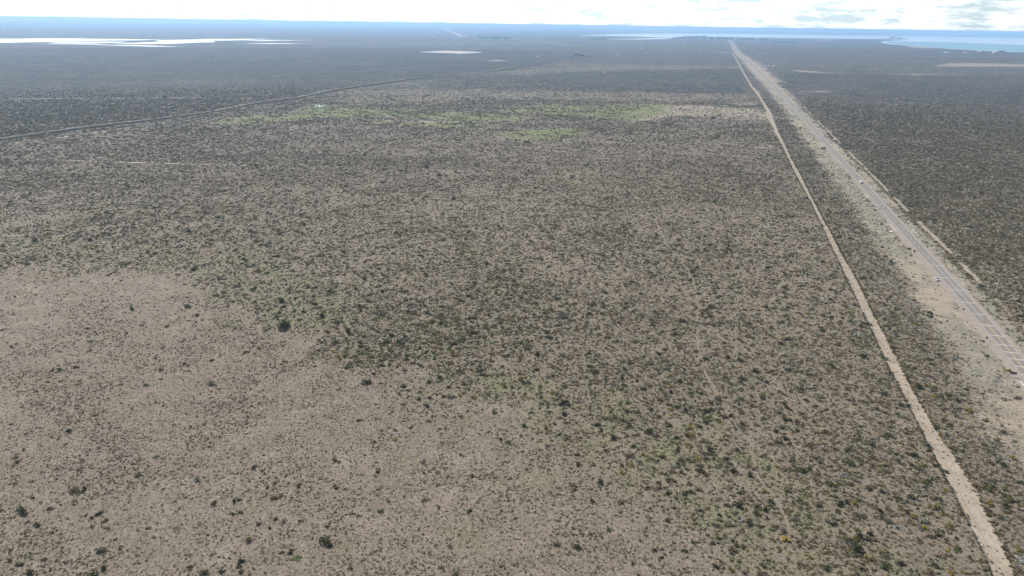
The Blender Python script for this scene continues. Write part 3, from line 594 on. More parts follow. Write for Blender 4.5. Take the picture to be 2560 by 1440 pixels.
def pickup(name, loc, rz, paint, label):
    c = empty(name, loc, rz); tag(c, label, 'pickup')
    link('body', bm_mesh(loft([ring(-2.6, 0.82, 0.5, 0.98), ring(-2.5, 0.9, 0.42, 1.05), ring(1.0, 0.9, 0.4, 1.1), ring(2.2, 0.88, 0.42, 1.02), ring(2.55, 0.78, 0.5, 0.85)]), 'body'), c, paint)
    bm = bmesh.new(); cab = [(-0.75, 0.74, 1.08), (-0.6, 0.66, 1.74), (0.75, 0.66, 1.76), (1.45, 0.76, 1.08)]
    A = [[bm.verts.new((x, s * w, z)) for x, w, z in cab] for s in (-1, 1)]; bm.faces.new(A[0]); bm.faces.new(A[1][::-1])
    for i in range(4): bm.faces.new((A[0][i], A[1][i], A[1][(i + 1) % 4], A[0][(i + 1) % 4]))
    bmesh.ops.recalc_face_normals(bm, faces=bm.faces); link('cabin', bm_mesh(bm, 'cabin'), c, paint)
    MB().box((-1.65, 0, 1.09), (1.6, 1.35, 0.06)).build('cargo_bed', M['trim'], c)
    def pane(n, pts): link(n, mesh_from(n, pts, [tuple(range(len(pts)))]), c, M['glass'])
    pane('windscreen', [(0.82, -0.6, 1.73), (1.42, -0.7, 1.14), (1.42, 0.7, 1.14), (0.82, 0.6, 1.73)])
    for s in (-1, 1): pane('side_window', [(-0.6, s * 0.76, 1.14), (-0.5, s * 0.69, 1.68), (0.65, s * 0.69, 1.7), (1.25, s * 0.78, 1.14)])
    for x in (-1.6, 1.65):
        for s in (-1, 1): wheel(c, x, s * 0.82, 0.38, 0.25)
    return c
def heading(y): return math.atan2(1.0, float(road_slope(y)))
yv = at(2148, 459).y; p = road_pt(yv, -1.55); van('van', (p[0], p[1], 0.12), heading(yv) + math.pi, M['van_paint'], 'white van driving along the paved road towards the viewer')
p = at(2342, 701); sedan('car', (p.x, p.y, 0.07), heading(p.y) + math.pi, M['car_paint'], 'silver blue car on the gravel shoulder beside the transverse bars')
yv = at(1997, 280).y; p = road_pt(yv, 1.5); sedan('car', (p[0], p[1], 0.12), heading(yv), M['dark_paint'], 'small dark car far up the paved road')
i = int(np.argmin(np.hypot(BQ[:, 0] - at(121, 336).x, BQ[:, 1] - at(121, 336).y))); t = BQ[i + 1] - BQ[i]
pq = BQ[i] + BN[i] * 10.5; pickup('pickup', (pq[0], pq[1], 0.02), math.atan2(t[1], t[0]) + 0.3, M['van_paint'], 'white pickup parked beside the raised bank at the far left')

# ------------------------------------------------------------------ roadside furniture
def utility_pole(loc, rz, label):
    o = empty('utility_pole', loc, rz); tag(o, label, 'utility pole', 'power poles along the road')
    MB().cyl((0, 0, -0.3), (0, 0, 8.4), 0.24, 0.16, 12).build('pole', M['pale_wood'], o)
    ca = MB().box((0, 0, 7.75), (2.3, 0.14, 0.16)).build('crossarm', M['wood'], o)
    for x in (-1.05, 0.35, 1.05): MB().cyl((x, 0, 7.83), (x, 0, 8.13), 0.06, 0.04, 6).build('insulator', M['concrete'], ca)
    for s in (-1, 1): MB().cyl((s * 0.1, 0, 7.2), (s * 0.7, 0, 7.68), 0.03, n=5).build('brace', M['metal'], o)
    return o
pole_px = [(2489, 733), (2345, 597), (2251, 504), (2184, 434), (2136, 389), (2098, 352), (2068, 324), (2044, 296)]
pole_lab = ['pale wooden power pole with crossarm nearest the viewer, right of the transverse bars', 'second power pole from the viewer, beside the start of the tan firebreak strip', 'third power pole from the viewer, opposite the culvert rails', 'fourth power pole from the viewer, right of the white van', 'fifth power pole along the right side of the road', 'sixth power pole along the right side of the road', 'seventh power pole along the right side of the road', 'farthest visible power pole in the line right of the road']
PP = []
for (px, py), lb in zip(pole_px, pole_lab):
    p = at(px, py); utility_pole((p.x, p.y, 0), heading(p.y) - math.pi / 2, lb); PP.append(p)
pl = empty('power_line', PP[0]); tag(pl, 'thin power line wires strung between the roadside poles', 'power line')
prev = PP[0] + (PP[0] - PP[1]); chain = [prev] + PP
for off in (-1.05, 0.35, 1.05):
    bm = bmesh.new()
    for a, b in zip(chain, chain[1:]):
        d = (b - a).normalized(); s = Vector((d.y, -d.x, 0)); last = None
        for k in range(9):
            t = k / 8; q = a.lerp(b, t) + s * off + Vector((0, 0, 8.15 - 1.3 * 4 * t * (1 - t))) - PP[0]
            vs = [bm.verts.new(q + w * 0.018) for w in (s, Vector((0, 0, 1)), -s, Vector((0, 0, -1)))]
            if last:
                for i in range(4): bm.faces.new((last[i], last[(i + 1) % 4], vs[(i + 1) % 4], vs[i]))
            last = vs
    link('wire', bm_mesh(bm, 'wire'), pl, M['trim'])

def face_cam(p): return heading(p.y) - math.pi / 2
def sign(px, py, kind, label):
    p = at(px, py); o = empty('road_sign', (p.x, p.y, 0.0), face_cam(p)); tag(o, label, 'road sign')
    if kind == 'wide':
        for x in (-0.75, 0.75): MB().box((x, 0, 1.1), (0.1, 0.1, 2.3)).build('post', M['wood'], o)
        MB().box((0, 0.08, 1.95), (2.6, 0.05, 1.15), bev=0.012).build('panel', M['sign_back'], o)
        for z in (1.65, 2.3): MB().box((0, 0.04, z), (2.3, 0.03, 0.06)).build('rail', M['metal'], o)
        return
    MB().box((0, 0, 1.15), (0.09, 0.09, 2.5)).build('post', M['wood'], o)
    if kind == 'tall': MB().box((0, 0.08, 1.95), (1.25, 0.04, 1.5), bev=0.012).build('panel', M['sign_back'], o)
    elif kind == 'diamond': MB().box((0, 0.08, 2.0), (0.95, 0.04, 0.95), ry=math.pi / 4, bev=0.012).build('panel', M['sign_back'], o)
    else: MB().cyl((0, 0.07, 2.0), (0, 0.11, 2.0), 0.52, n=20).build('panel', M['sign_back'], o)
sign(2531, 943, 'wide', 'wide dark rectangular road sign on two legs, seen from behind')
sign(2465, 854, 'round', 'small round dark road sign on one post beside the shoulder')
sign(2407, 782, 'diamond', 'small dark diamond road sign on one post beside the shoulder')
sign(2285, 635, 'tall', 'dark upright rectangular road sign where the wide shoulder begins')
sign(2199, 529, 'round', 'small dark road sign between the two culvert rails on the left verge')

def rail(p0, p1, label):
    a, b = at(*p0), at(*p1); d = b - a; L = d.length; o = empty('guard_rail', a, math.atan2(d.y, d.x)); tag(o, label, 'guard rail', 'white culvert guard rails')
    for k in range(max(2, int(L / 2.0)) + 1):
        x = L * k / max(2, int(L / 2.0)); MB().box((x, 0, 0.35), (0.14, 0.14, 0.95)).build('post', M['white_metal'], o)
    MB().box((L / 2, 0, 0.72), (L + 0.4, 0.10, 0.34), bev=0.02).build('beam', M['white_metal'], o)
def headwall(px, py, label):
    p = at(px, py); o = empty('culvert_headwall', (p.x, p.y, 0), heading(p.y)); tag(o, label, 'culvert')
    MB().box((0, 0, 0.35), (4.6, 0.35, 0.9), bev=0.03).build('wall', M['concrete'], o)
    for s in (-1, 1): MB().box((s * 2.6, 0.75, 0.25), (0.3, 1.7, 0.6), rz=-s * 0.45, bev=0.03).build('wing_wall', M['concrete'], o)
    MB().box((0, 1.1, 0.06), (2.6, 1.6, 0.16), bev=0.03).build('apron', M['concrete'], o)
rail((2163, 488.3), (2173, 499), 'short white guard rail on the left verge just below the white van')
rail((2205.8, 495.5), (2218, 508.5), 'short white guard rail on the right verge, farther of the two')
rail((2226.6, 564.2), (2240.5, 580.2), 'short white guard rail on the left verge by the nearer culvert')
rail((2279.8, 575), (2297, 593.4), 'short white guard rail on the right verge, nearer of the two')
rail((2550, 956.7), (2572, 984), 'white guard rail at the right picture edge below the wide sign')
headwall(2163, 499.5, 'bright concrete culvert headwall beside the farther left rail'); headwall(2229.5, 579.5, 'bright concrete culvert headwall beside the nearer left rail')

# wire fence along the left edge of the dirt track
fy = np.arange(150, 700, 7.5)
fo = empty('wire_fence', (float(track_l(150.0)) - 0.4, 150.0, 0)); tag(fo, 'low wire fence running along the left edge of the tan dirt track', 'fence')
post_me = MB().cyl((0, 0, -0.2), (0, 0, 1.25), 0.07, 0.06, 6).mesh('post'); post_me.materials.append(M['wood'])
for yy in fy:
    o = bpy.data.objects.new('post', post_me); C.objects.link(o); o.parent = fo; o.location = (float(track_l(yy)) - 0.4 - fo.location.x, yy - 150.0, 0)
for z in (0.35, 0.75, 1.15):
    pts = np.stack([track_l(fy) - 0.4 - fo.location.x, fy - 150.0], -1); bm = bmesh.new(); last = None
    for q in pts:
        vs = [bm.verts.new((q[0] + dx, q[1], z + dz)) for dx, dz in ((-0.012, 0), (0, 0.012), (0.012, 0), (0, -0.012))]
        if last:
            for i in range(4): bm.faces.new((last[i], last[(i + 1) % 4], vs[(i + 1) % 4], vs[i]))
        last = vs
    link('wire', bm_mesh(bm, 'wire'), fo, M['metal'])

# ------------------------------------------------------------------ far houses, masts, port
def house(px, py, wpx, label, grp=None, dark=False, tall=1.0, cat='house'):
    p = at(px, py + 0.6); w = wpx * p.length / F_PX; dp = w * 0.8; h = max(3.0, w * 0.38) * tall
    o = empty('house', (p.x, p.y, 0.5), random.uniform(-0.5, 0.5) * (0 if w > 60 else 1)); tag(o, label, cat, grp)
    MB().box((0, 0, h / 2), (w, dp, h)).build('wall', M['grey_wall'] if dark else M['wall'], o)
    ov = 0.04 * w; bm = bmesh.new(); rh = h * 0.35
    v = [bm.verts.new(q) for q in [(-w / 2 - ov, -dp / 2 - ov, h), (w / 2 + ov, -dp / 2 - ov, h), (w / 2 + ov, dp / 2 + ov, h), (-w / 2 - ov, dp / 2 + ov, h), (-w / 2 - ov, 0, h + rh), (w / 2 + ov, 0, h + rh)]]
    for f in ((0, 1, 5, 4), (2, 3, 4, 5), (1, 2, 5), (3, 0, 4), (3, 2, 1, 0)): bm.faces.new([v[i] for i in f])
    bmesh.ops.recalc_face_normals(bm, faces=bm.faces); link('roof', bm_mesh(bm, 'roof'), o, M['grey_wall'] if dark else M['roof'])
    MB().box((w * 0.1, -dp / 2 - 0.03, h * 0.35), (w * 0.1, 0.06, h * 0.7)).build('door', M['trim'], o)
    for s in (-0.3, 0.33): MB().box((w * s, -dp / 2 - 0.03, h * 0.55), (w * 0.14, 0.06, h * 0.3)).build('window', M['glass'], o)
single = [(1419, 113, 4, 'lone white house at the end of the pale track from the settlement'), (1457, 115.5, 3, 'small white hut just right of the lone white house'), (1605, 121.5, 4, 'small white house in dark scrub left of the road, farther one'), (1751, 127.5, 5, 'white house on the thin track that joins the main road'), (1800, 130, 3, 'small white hut on the thin track nearest the road junction'), (1345, 143, 5, 'lone white house in dark scrub right of the salt pan'), (1135, 134, 3, 'white hut at the lower edge of the salt pan'), (1967, 148.5, 4, 'lone white house in the scrub right of the road junction'), (1545, 140, 4, 'small white shed in scrub right of the bank end')]
for q in single: house(*q)
for px, py, w in [(1083, 94, 7), (1093, 94, 3), (1132, 91.6, 3), (1141, 92, 3), (1157, 92.4, 4), (1166, 93, 7)]: house(px, py, w, 'white building in the thin row left of the far settlement', 'far white buildings in a row')
for px, py, w in [(1221, 96.5, 3), (1229, 97.5, 3), (1255, 98, 4), (1270, 98.6, 4), (1292, 97.8, 5)]: house(px, py, w, 'white building among the trees of the far settlement', 'settlement buildings')
for px, py, w in [(1905, 166, 6), (1913, 167.5, 5), (1922, 166.5, 4), (1934, 167.5, 6)]: house(px, py, w, 'pale low building in the compound beside the masts', 'compound buildings')
for px, py, w in [(2365, 133, 6), (2371, 134, 4), (2411, 133, 5), (2418, 134, 4), (2448, 131.5, 6), (2488, 133, 9)]: house(px, py, w, 'low building on the shore of the turquoise bay', 'shore buildings')
for px, py, w in [(1793, 92.6, 4), (1787, 97, 5), (1823, 96.8, 4), (1837, 99, 6), (1892, 99, 6), (1876, 101, 3), (1709, 106, 4), (1716, 96, 3), (1735, 98, 3), (1752, 97, 3), (1770, 99, 3), (1806, 98.5, 3), (1850, 96.5, 3), (1863, 99.5, 3), (1742, 101, 3), (1912, 100.5, 3)]: house(px, py, w, 'small house of the far town at the end of the road', 'houses of the far town')
def mast(px, py, h, label):
    p = at(px, py); o = empty('mast', (p.x, p.y, 0)); tag(o, label, 'mast')
    mb = MB()
    for k in range(4):
        a = k * math.pi / 2; mb.cyl((math.cos(a) * 1.0, math.sin(a) * 1.0, 0), (math.cos(a) * 0.35, math.sin(a) * 0.35, h), 0.22, 0.14, 5)
    mb.build('frame', M['white_metal'], o)
    for z in range(1, 9): MB().box((0, 0, h * z / 9), (1.7 - 1.1 * z / 9, 1.7 - 1.1 * z / 9, 0.14)).build('brace', M['white_metal'], o)
mast(1892.5, 165, 22, 'tall pale mast left of the compound beside the road'); mast(1923, 166, 13, 'shorter mast standing within the compound')
mast(2203, 184, 14, 'slender mast alone in the scrub plain right of the road')
p = at(2236, 97); po = empty('port_terminal', (p.x, p.y, 0.8)); tag(po, 'tall pale silo and grey sheds on the spit by the bay', 'port building')
MB().cyl((0, 0, 0), (0, 0, 58), 17, 16, 24).build('silo', M['wall'], po)
bm = bmesh.new(); bmesh.ops.create_uvsphere(bm, u_segments=20, v_segments=10, radius=16, matrix=Matrix.Translation((0, 0, 57)) @ Matrix.Diagonal((1, 1, 0.9, 1))); link('dome', bm_mesh(bm, 'dome'), po, M['roof'])
MB().prism([(-75, 0), (75, 0), (45, 34), (10, 44), (-30, 24)], -25, 25).build('shed', M['grey_wall'], po).location = (-28, 55, 0)
MB().box((62, 10, 12), (52, 40, 24)).build('shed', M['grey_wall'], po); MB().box((92, -10, 9), (26, 40, 30)).build('shed', M['grey_wall'], po)
MB().box((-130, 10, 6), (110, 40, 10)).build('warehouse', M['grey_wall'], po); MB().box((160, 20, 4), (150, 20, 7)).build('jetty', M['concrete'], po)

# ------------------------------------------------------------------ shrubs
def bush_mesh(name, n, seed, w=1.0, h=0.7, leaf=0.22, open_=0.25):
    """crown of small leaf faces spread through a lumpy dome about 1 m across"""
    rs = np.random.default_rng(seed); lobes = rs.normal(0, 0.26, (6, 2)); lr = rs.uniform(0.22, 0.42, 6); lz = rs.uniform(0.5, 1.0, 6)
    V = []; Fc = []
    for k in range(n):
        l = rs.integers(6); u = rs.normal(size=3); u /= np.linalg.norm(u); u[2] = abs(u[2]); r = lr[l] * (1 - open_ * rs.random() ** 2)
        c = np.array([(lobes[l][0] + u[0] * r) * w, (lobes[l][1] + u[1] * r) * w, (0.04 + u[2] * 0.95 * lz[l]) * h * (0.55 + lr[l])])
        a = rs.normal(size=3) + 0.4 * u; a /= np.linalg.norm(a); t1 = np.cross(a, rs.normal(size=3)); t1 /= np.linalg.norm(t1); t2 = np.cross(a, t1); s = leaf * rs.uniform(0.6, 1.3)
        i = len(V); V += [c + t1 * s, c - t1 * s * 0.7 + t2 * s * 0.7, c - t1 * s * 0.5 - t2 * s * 0.8]; Fc.append((i, i + 1, i + 2))
    V = np.array(V); V[:, 2] = np.maximum(V[:, 2], 0.0)
    me = np_mesh(name, V, np.array(Fc)); me.materials.append(M['leaf_inst']); return me
def tuft_mesh(name, seed, n=9):
    rs = np.random.default_rng(seed); V = []; Fc = []
    for k in range(n):
        a = rs.uniform(0, 6.28); r = rs.uniform(0, 0.3); l = rs.uniform(0.25, 0.5); c = np.array([math.cos(a) * r, math.sin(a) * r, 0]); o = np.array([math.cos(a), math.sin(a), 0]); t = np.array([-o[1], o[0], 0]) * rs.uniform(0.08, 0.18)
        i = len(V); V += [c - t, c + t, c + o * l * 0.6 + np.array([0, 0, l])]; Fc.append((i, i + 1, i + 2))
    me = np_mesh(name, np.array(V), np.array(Fc)); me.materials.append(M['leaf_inst']); return me
PROTO = [bush_mesh('shrub_kind', 70, 100 + i, 1.0, 0.75, 0.20) for i in range(5)] + [bush_mesh('shrub_kind', 42, 120 + i, 1.1, 0.55, 0.20, 0.6) for i in range(4)] + [tuft_mesh('tuft_kind', 140 + i) for i in range(4)]
protos = bpy.data.collections.new('scrub_kinds'); POB = []
for i, me in enumerate(PROTO):
    o = bpy.data.objects.new('kind_%02d' % i, me); protos.objects.link(o); POB.append(o)

PAL = {'dark': np.array([0.072, 0.078, 0.040]), 'olive': np.array([0.18, 0.165, 0.068]), 'brown': np.array([0.22, 0.175, 0.118]), 'grey': np.array([0.28, 0.265, 0.205]), 'silver': np.array([0.46, 0.46, 0.43]), 'yellow': np.array([0.26, 0.20, 0.035]), 'straw': np.array([0.44, 0.37, 0.28]), 'green': np.array([0.13, 0.165, 0.065])}
def scatter_zone(r0, r1, per_m2, size_fn, seed):
    rs = np.random.default_rng(seed); half = R(46); n = int(half * (r1 * r1 - r0 * r0) * per_m2)
    r = np.sqrt(rs.uniform(r0 * r0, r1 * r1, n)); t = rs.uniform(-half, half, n); x = r * np.sin(t); y = r * np.cos(t)
    return x, y, rs
def on_bare(x, y):
    """paved road, dirt track, footpath, bank"""
    u = road_u(x, y); b = (u > -7.2) & (u < 5.4); tl, tr = track_l(y), track_r(y); b |= (x > tl - 0.2) & (x < tr + 0.2) & (y < 4400); return b
def near_line(x, y, pts, w):
    P = wline(pts); d = np.full(x.shape, 1e9)
    for a, b in zip(P, P[1:]):
        e = b - a; s = np.clip(((x - a[0]) * e[0] + (y - a[1]) * e[1]) / (e @ e), 0, 1); d = np.minimum(d, np.hypot(x - a[0] - e[0] * s, y - a[1] - e[1] * s))
    return d < w
FOOT = [(1604, 470), (1634, 540), (1668, 615), (1692, 632), (1733, 700), (1745, 760), (1742, 800), (1744, 865), (1750, 900), (1766, 935), (1792, 985), (1818, 1030), (1850, 1080), (1880, 1110), (1888, 1180), (1910, 1215), (1938, 1245), (1956, 1280), (1972, 1320), (1978, 1370), (1990, 1420), (2003, 1465)]
X, Y, SC, SZ, ROT, TINT, IDX = [], [], [], [], [], [], []
def add(x, y, s, h, tint, idx, rs):
    X.append(x); Y.append(y); SC.append(s); SZ.append(h); TINT.append(tint); IDX.append(idx); ROT.append(rs.uniform(0, 6.283, len(x)))
def choose(rs, n, names, probs):
    P = np.stack([np.broadcast_to(p, n) for p in probs], 1); P = P / P.sum(1, keepdims=True); c = (P.cumsum(1) < rs.random(n)[:, None]).sum(1)
    pal = np.stack([PAL[k] for k in names]); return pal[np.clip(c, 0, len(names) - 1)], c
def shrubs(r0, r1, per, seed, smin, smax, power=2.0, kinds=(0, 9), floor=0.0, expo=1.6, dry=0.0, fin=(0, 1), fout=(1200, SCRUB_END)):
    x, y, rs = scatter_zone(r0, r1, per, None, seed); cov, gr, sa, ve, sp, be = zones(x, y)
    clump = 0.6 * fbm(x, y, 11, seed + 1) + 0.4 * fbm(x, y, 34, seed + 2); cov = np.maximum(cov, floor * (1 - sa) * (1 - ve) * (0.25 + 1.5 * sstep(0.32, 0.66, clump))); keep = rs.random(len(x)) < np.clip(cov ** expo * (0.5 + 1.0 * sstep(0.30, 0.72, clump)), 0, 1) * (1 - sstep(*fout, np.hypot(x, y))) * sstep(*fin, np.hypot(x, y))
    keep &= ~on_bare(x, y) & ~near_line(x, y, FOOT, 0.5)
    x, y, sp, be, ve, gr, cov = [a[keep] for a in (x, y, sp, be, ve, gr, cov)]; n = len(x); u = road_u(x, y)
    side = ((u < -5) & (u > -48)).astype(float) * (0.4 + 1.2 * sstep(-42, -26, u)); right = (u > 17).astype(float)
    col, c = choose(rs, n, ['dark', 'olive', 'brown', 'grey', 'silver', 'yellow', 'green'], [0.34 + 0.12 * be + 0.1 * sp, 0.22 + 0.10 * be, 0.30 - 0.12 * be + 0.25 * right, 0.16 + 0.35 * side - 0.04 * right, 0.03 + 0.22 * side, 0.035 + 0.06 * (be > 0.5) * (np.hypot(x, y) < 330) + 0.02 * side, 0.05 + 0.12 * be])
    col = col * 1.1 * rs.uniform(0.75, 1.3, (n, 1)) * rs.uniform(0.92, 1.08, (n, 3))
    dry = (dry * (1 - 0.6 * sstep(0.70, 0.88, cov)))[:, None]
    col = col * (1 - dry) + dry * rs.uniform(0.7, 1.1, (n, 1)) * np.array([0.35, 0.285, 0.20])
    s = smin + (smax - smin) * rs.random(n) ** power; s = s * (1 - 0.25 * sp)
    add(x, y, s, s * rs.uniform(0.6, 1.0, n), col, rs.integers(kinds[0], kinds[1], n), rs)
NEAR, MID = (290, 620), (640, 1100)
shrubs(105, 620, 0.27, 201, 0.75, 2.3, 2.8, dry=0.05, fout=NEAR); shrubs(105, 620, 1.5, 202, 0.3, 0.95, 1.6, floor=0.33, expo=1.3, dry=0.40, fout=NEAR)
shrubs(290, 1100, 0.13, 203, 0.9, 2.3, 2.6, dry=0.05, fin=NEAR, fout=MID); shrubs(290, 1100, 0.85, 204, 0.45, 1.1, 1.3, floor=0.32, expo=1.2, dry=0.55, fin=NEAR, fout=MID)
shrubs(640, SCRUB_END, 0.22, 205, 0.8, 2.6, 2.2, floor=0.32, expo=1.2, dry=0.45, fin=MID)
# low plants and dry tufts on open ground near by
x, y, rs = scatter_zone(105, 420, 1.7, None, 210); cov, gr, sa, ve, sp, be = zones(x, y); k = ~on_bare(x, y) & ~near_line(x, y, FOOT, 0.35) & (rs.random(len(x)) < (0.35 + 0.5 * fbm(x, y, 6, 211)) * (1 - sstep(260, 420, np.hypot(x, y)))); x, y = x[k], y[k]; n = len(x)
col, _ = choose(rs, n, ['straw', 'grey', 'brown', 'dark', 'olive'], [0.50, 0.14, 0.18, 0.10, 0.08]); s = rs.uniform(0.35, 0.8, n)
add(x, y, s, s * rs.uniform(0.6, 1.0, n), col * rs.uniform(0.8, 1.2, (n, 1)), rs.integers(9, 13, n), rs)
# weeds caught in the fence
yy = np.arange(118, 900, 0.55); rs = np.random.default_rng(212); yy = yy[rs.random(len(yy)) < 0.75]; n = len(yy); s = rs.uniform(0.4, 0.95, n)
add(track_l(yy) - 0.45 + rs.normal(0, 0.15, n), yy, s, s * 0.9, choose(rs, n, ['dark', 'brown'], [0.7, 0.3])[0] * 0.9, rs.integers(0, 9, n), rs)
yy = 130 + 700 * rs.random(2600); n = len(yy); e = rs.random(n); xx = track_l(yy) + (track_r(yy) - track_l(yy)) * np.where(e < 0.7, 1 + np.abs(rs.normal(0, 0.10, n)) - 0.08, rs.random(n)); s = rs.uniform(0.3, 0.9, n) * np.where(e < 0.7, 1.2, 0.7)
add(xx, yy, s, s * 0.8, choose(rs, n, ['dark', 'brown', 'olive', 'yellow'], [0.3, 0.35, 0.25, 0.10])[0], rs.integers(0, 9, n), rs)
# scrub on the bank's near side
i = np.random.default_rng(213).integers(0, len(BQ), 5200); rs = np.random.default_rng(214); o = 4.4 + np.abs(rs.normal(0, 1.6, 5200)); n = 5200; s = rs.uniform(0.9, 2.2, n) * np.clip(BH[i] + 0.2, 0.4, 1.3)
add(BQ[i, 0] + BN[i, 0] * o, BQ[i, 1] + BN[i, 1] * o, s, s * 0.8, choose(rs, n, ['dark', 'brown', 'green'], [0.6, 0.25, 0.15])[0], rs.integers(0, 9, n), rs)
X = np.concatenate(X); Y = np.concatenate(Y); SC = np.concatenate(SC); SZ = np.concatenate(SZ); ROT = np.concatenate(ROT); TINT = np.concatenate(TINT); IDX = np.concatenate(IDX)

# shrubs that can be picked out one by one
PICK = [(2280, 1246, 2.9, 'dark', 'large round dark bush casting a black shadow left of the dirt track'), (2290, 967, 4.2, 'olive', 'big olive bush touching the right edge of the dirt track'), (56, 1280, 4.0, 'green', 'spreading bright green shrub in the lower left of the plain'),
 (1409, 1010, 3.8, 'dark', 'largest dark bush in the green belt at the middle right'), (1797, 999, 3.4, 'grey', 'big grey bush standing right beside the footpath'), (1849, 1268, 3.2, 'dark', 'dark round bush left of where the footpath forks'), (1956, 1326, 2.6, 'grey', 'grey bush with dark shadow right against the footpath'),
 (2139, 1373, 4.6, 'dark', 'wide dark thicket near the bottom right between footpath and dirt track'), (712, 818, 7.0, 'dark', 'wide dark thicket at the lower edge of the pale green clearing'), (704, 755, 4.6, 'dark', 'dark bush at the left of the pale green clearing'), (871, 832, 4.4, 'dark', 'dark bush at the right end of the thicket below the clearing'),
 (1626, 1083, 4.2, 'olive', 'olive and yellow bush cluster in the lower green belt'), (1703, 805, 3.6, 'dark', 'dark bush just left of the footpath bend'), (815, 1357, 3.6, 'dark', 'large dark shrub pair at the bottom left of centre'), (1183, 833, 3.2, 'dark', 'solitary very dark bush in the middle of the plain'),
 (1821, 626, 4.0, 'dark', 'dark bush midway between footpath and dirt track, upper right'), (1342, 887, 3.4, 'dark', 'dark bush above the largest belt bush'), (2400, 1284, 2.2, 'yellow', 'yellow green bush on the left edge of the dirt track'), (2475, 1262, 2.6, 'yellow', 'yellow bush on the right edge of the dirt track'),
 (920, 958, 4.2, 'dark', 'dark bush on the open plain below the thicket'), (530, 962, 3.6, 'grey', 'flat grey bush on the bare plain left of centre'), (1140, 1436, 2.2, 'grey', 'round grey bush at the bottom edge, left of centre'), (1316, 357, 7.0, 'dark', 'dark tree just below the nearer green meadow patch'), (1783, 297, 8.0, 'dark', 'black bush at the lower edge of the sandy clearing'), (1213, 291, 6.0, 'dark', 'dark tree standing in the long green meadow strip')]
GEN = [(1835, 1282, 2.0, 'grey'), (1889, 1285, 2.4, 'dark'), (1901, 1339, 1.9, 'grey'), (1875, 1188, 2.4, 'dark'), (1816, 1148, 2.4, 'dark'), (1752, 1178, 2.3, 'dark'), (2066, 1304, 2.3, 'grey'), (2139, 1286, 2.5, 'grey'), (2222, 1305, 2.4, 'grey'), (2146, 1390, 1.9, 'grey'), (2116, 1351, 2.2, 'olive'), (2080, 1214, 2.6, 'olive'), (1776, 1127, 2.4, 'dark'), (2098, 1266, 2.0, 'dark'), (2285, 1141, 2.8, 'dark'), (2335, 1414, 2.0, 'dark'), (2253, 1410, 2.4, 'dark'), (2519, 1252, 2.6, 'olive'), (2507, 1081, 2.6, 'dark'), (2407, 1130, 2.2, 'dark'), (2484, 1219, 1.9, 'dark'),
 (1200, 929, 2.8, 'dark'), (1156, 961, 3.4, 'grey'), (1485, 934, 2.6, 'dark'), (1124, 992, 2.6, 'grey'), (1321, 958, 2.4, 'dark'), (1506, 758, 3.0, 'grey'), (1101, 945, 2.4, 'dark'), (1406, 889, 2.6, 'grey'), (1409, 1038, 2.6, 'dark'), (838, 857, 3.4, 'dark'), (758, 780, 3.0, 'dark'), (911, 700, 3.0, 'dark'), (979, 841, 2.8, 'dark'), (803, 793, 4.0, 'dark'), (784, 761, 2.8, 'dark'), (929, 686, 2.6, 'dark'), (584, 1254, 1.7, 'dark'), (600, 1250, 1.7, 'green'), (683, 1248, 1.9, 'dark'), (582, 1287, 1.5, 'dark'), (600, 1282, 1.5, 'dark'), (688, 1300, 1.6, 'dark'), (647, 1312, 1.5, 'dark'), (675, 1321, 1.4, 'dark'), (828, 1365, 1.9, 'dark'), (606, 1405, 1.7, 'dark'), (601, 1431, 1.5, 'dark'), (514, 1433, 2.4, 'dark'), (473, 1419, 1.5, 'dark'), (532, 1387, 1.6, 'grey'), (625, 1351, 2.6, 'olive'), (726, 1384, 1.4, 'dark'), (492, 1198, 2.8, 'grey'), (122, 1274, 1.8, 'dark'), (95, 1315, 2.2, 'dark'), (24, 1401, 1.4, 'dark'), (111, 1399, 1.5, 'dark'), (259, 1424, 1.9, 'dark'), (251, 1381, 2.4, 'dark'), (228, 1440, 3.0, 'green'), (78, 1434, 2.6, 'brown'), (184, 1231, 3.2, 'brown'), (210, 1225, 2.2, 'dark'), (1962, 720, 2.8, 'dark'), (1755, 754, 2.6, 'grey'), (1740, 770, 2.4, 'dark'), (1700, 870, 3.0, 'grey'), (1915, 770, 2.4, 'dark'), (1810, 859, 2.2, 'dark'), (1445, 1163, 2.2, 'dark'), (1535, 1098, 2.8, 'dark'), (1440, 1368, 2.3, 'dark'), (1495, 1063, 2.4, 'dark'), (1390, 1362, 1.9, 'dark'), (1570, 1142, 2.8, 'brown'), (1500, 1205, 2.6, 'dark'), (745, 1215, 1.7, 'dark'), (175, 1078, 2.2, 'dark'), (1180, 1190, 1.7, 'dark'), (2010, 1180, 2.4, 'dark'), (1925, 1255, 2.2, 'dark'), (1250, 1100, 1.8, 'dark'), (1310, 1065, 2.4, 'green'), (400, 925, 2.2, 'grey'), (330, 775, 3.0, 'dark'), (470, 770, 3.0, 'dark'), (490, 790, 2.8, 'dark'), (270, 560, 4.0, 'dark'), (85, 605, 4.4, 'dark'), (225, 602, 4.0, 'dark'), (470, 580, 4.0, 'dark'), (485, 676, 3.8, 'dark'), (545, 545, 4.0, 'green'), (640, 415, 5.0, 'dark'), (765, 408, 5.0, 'dark'), (1067, 420, 5.4, 'dark'), (1098, 440, 4.4, 'dark'), (958, 458, 4.4, 'dark')]
LEAF = {}
for k, v in PAL.items(): LEAF[k] = leaf_material('leaves_' + k, False, tuple(v))
FULL = {}
def full_bush(kind, var):
    if (kind, var) not in FULL:
        me = bush_mesh('shrub', 300, 300 + var * 17, 1.0, 0.85, 0.085, 0.45); me.materials.clear(); me.materials.append(LEAF[kind]); FULL[(kind, var)] = me
    return FULL[(kind, var)]
count = 0
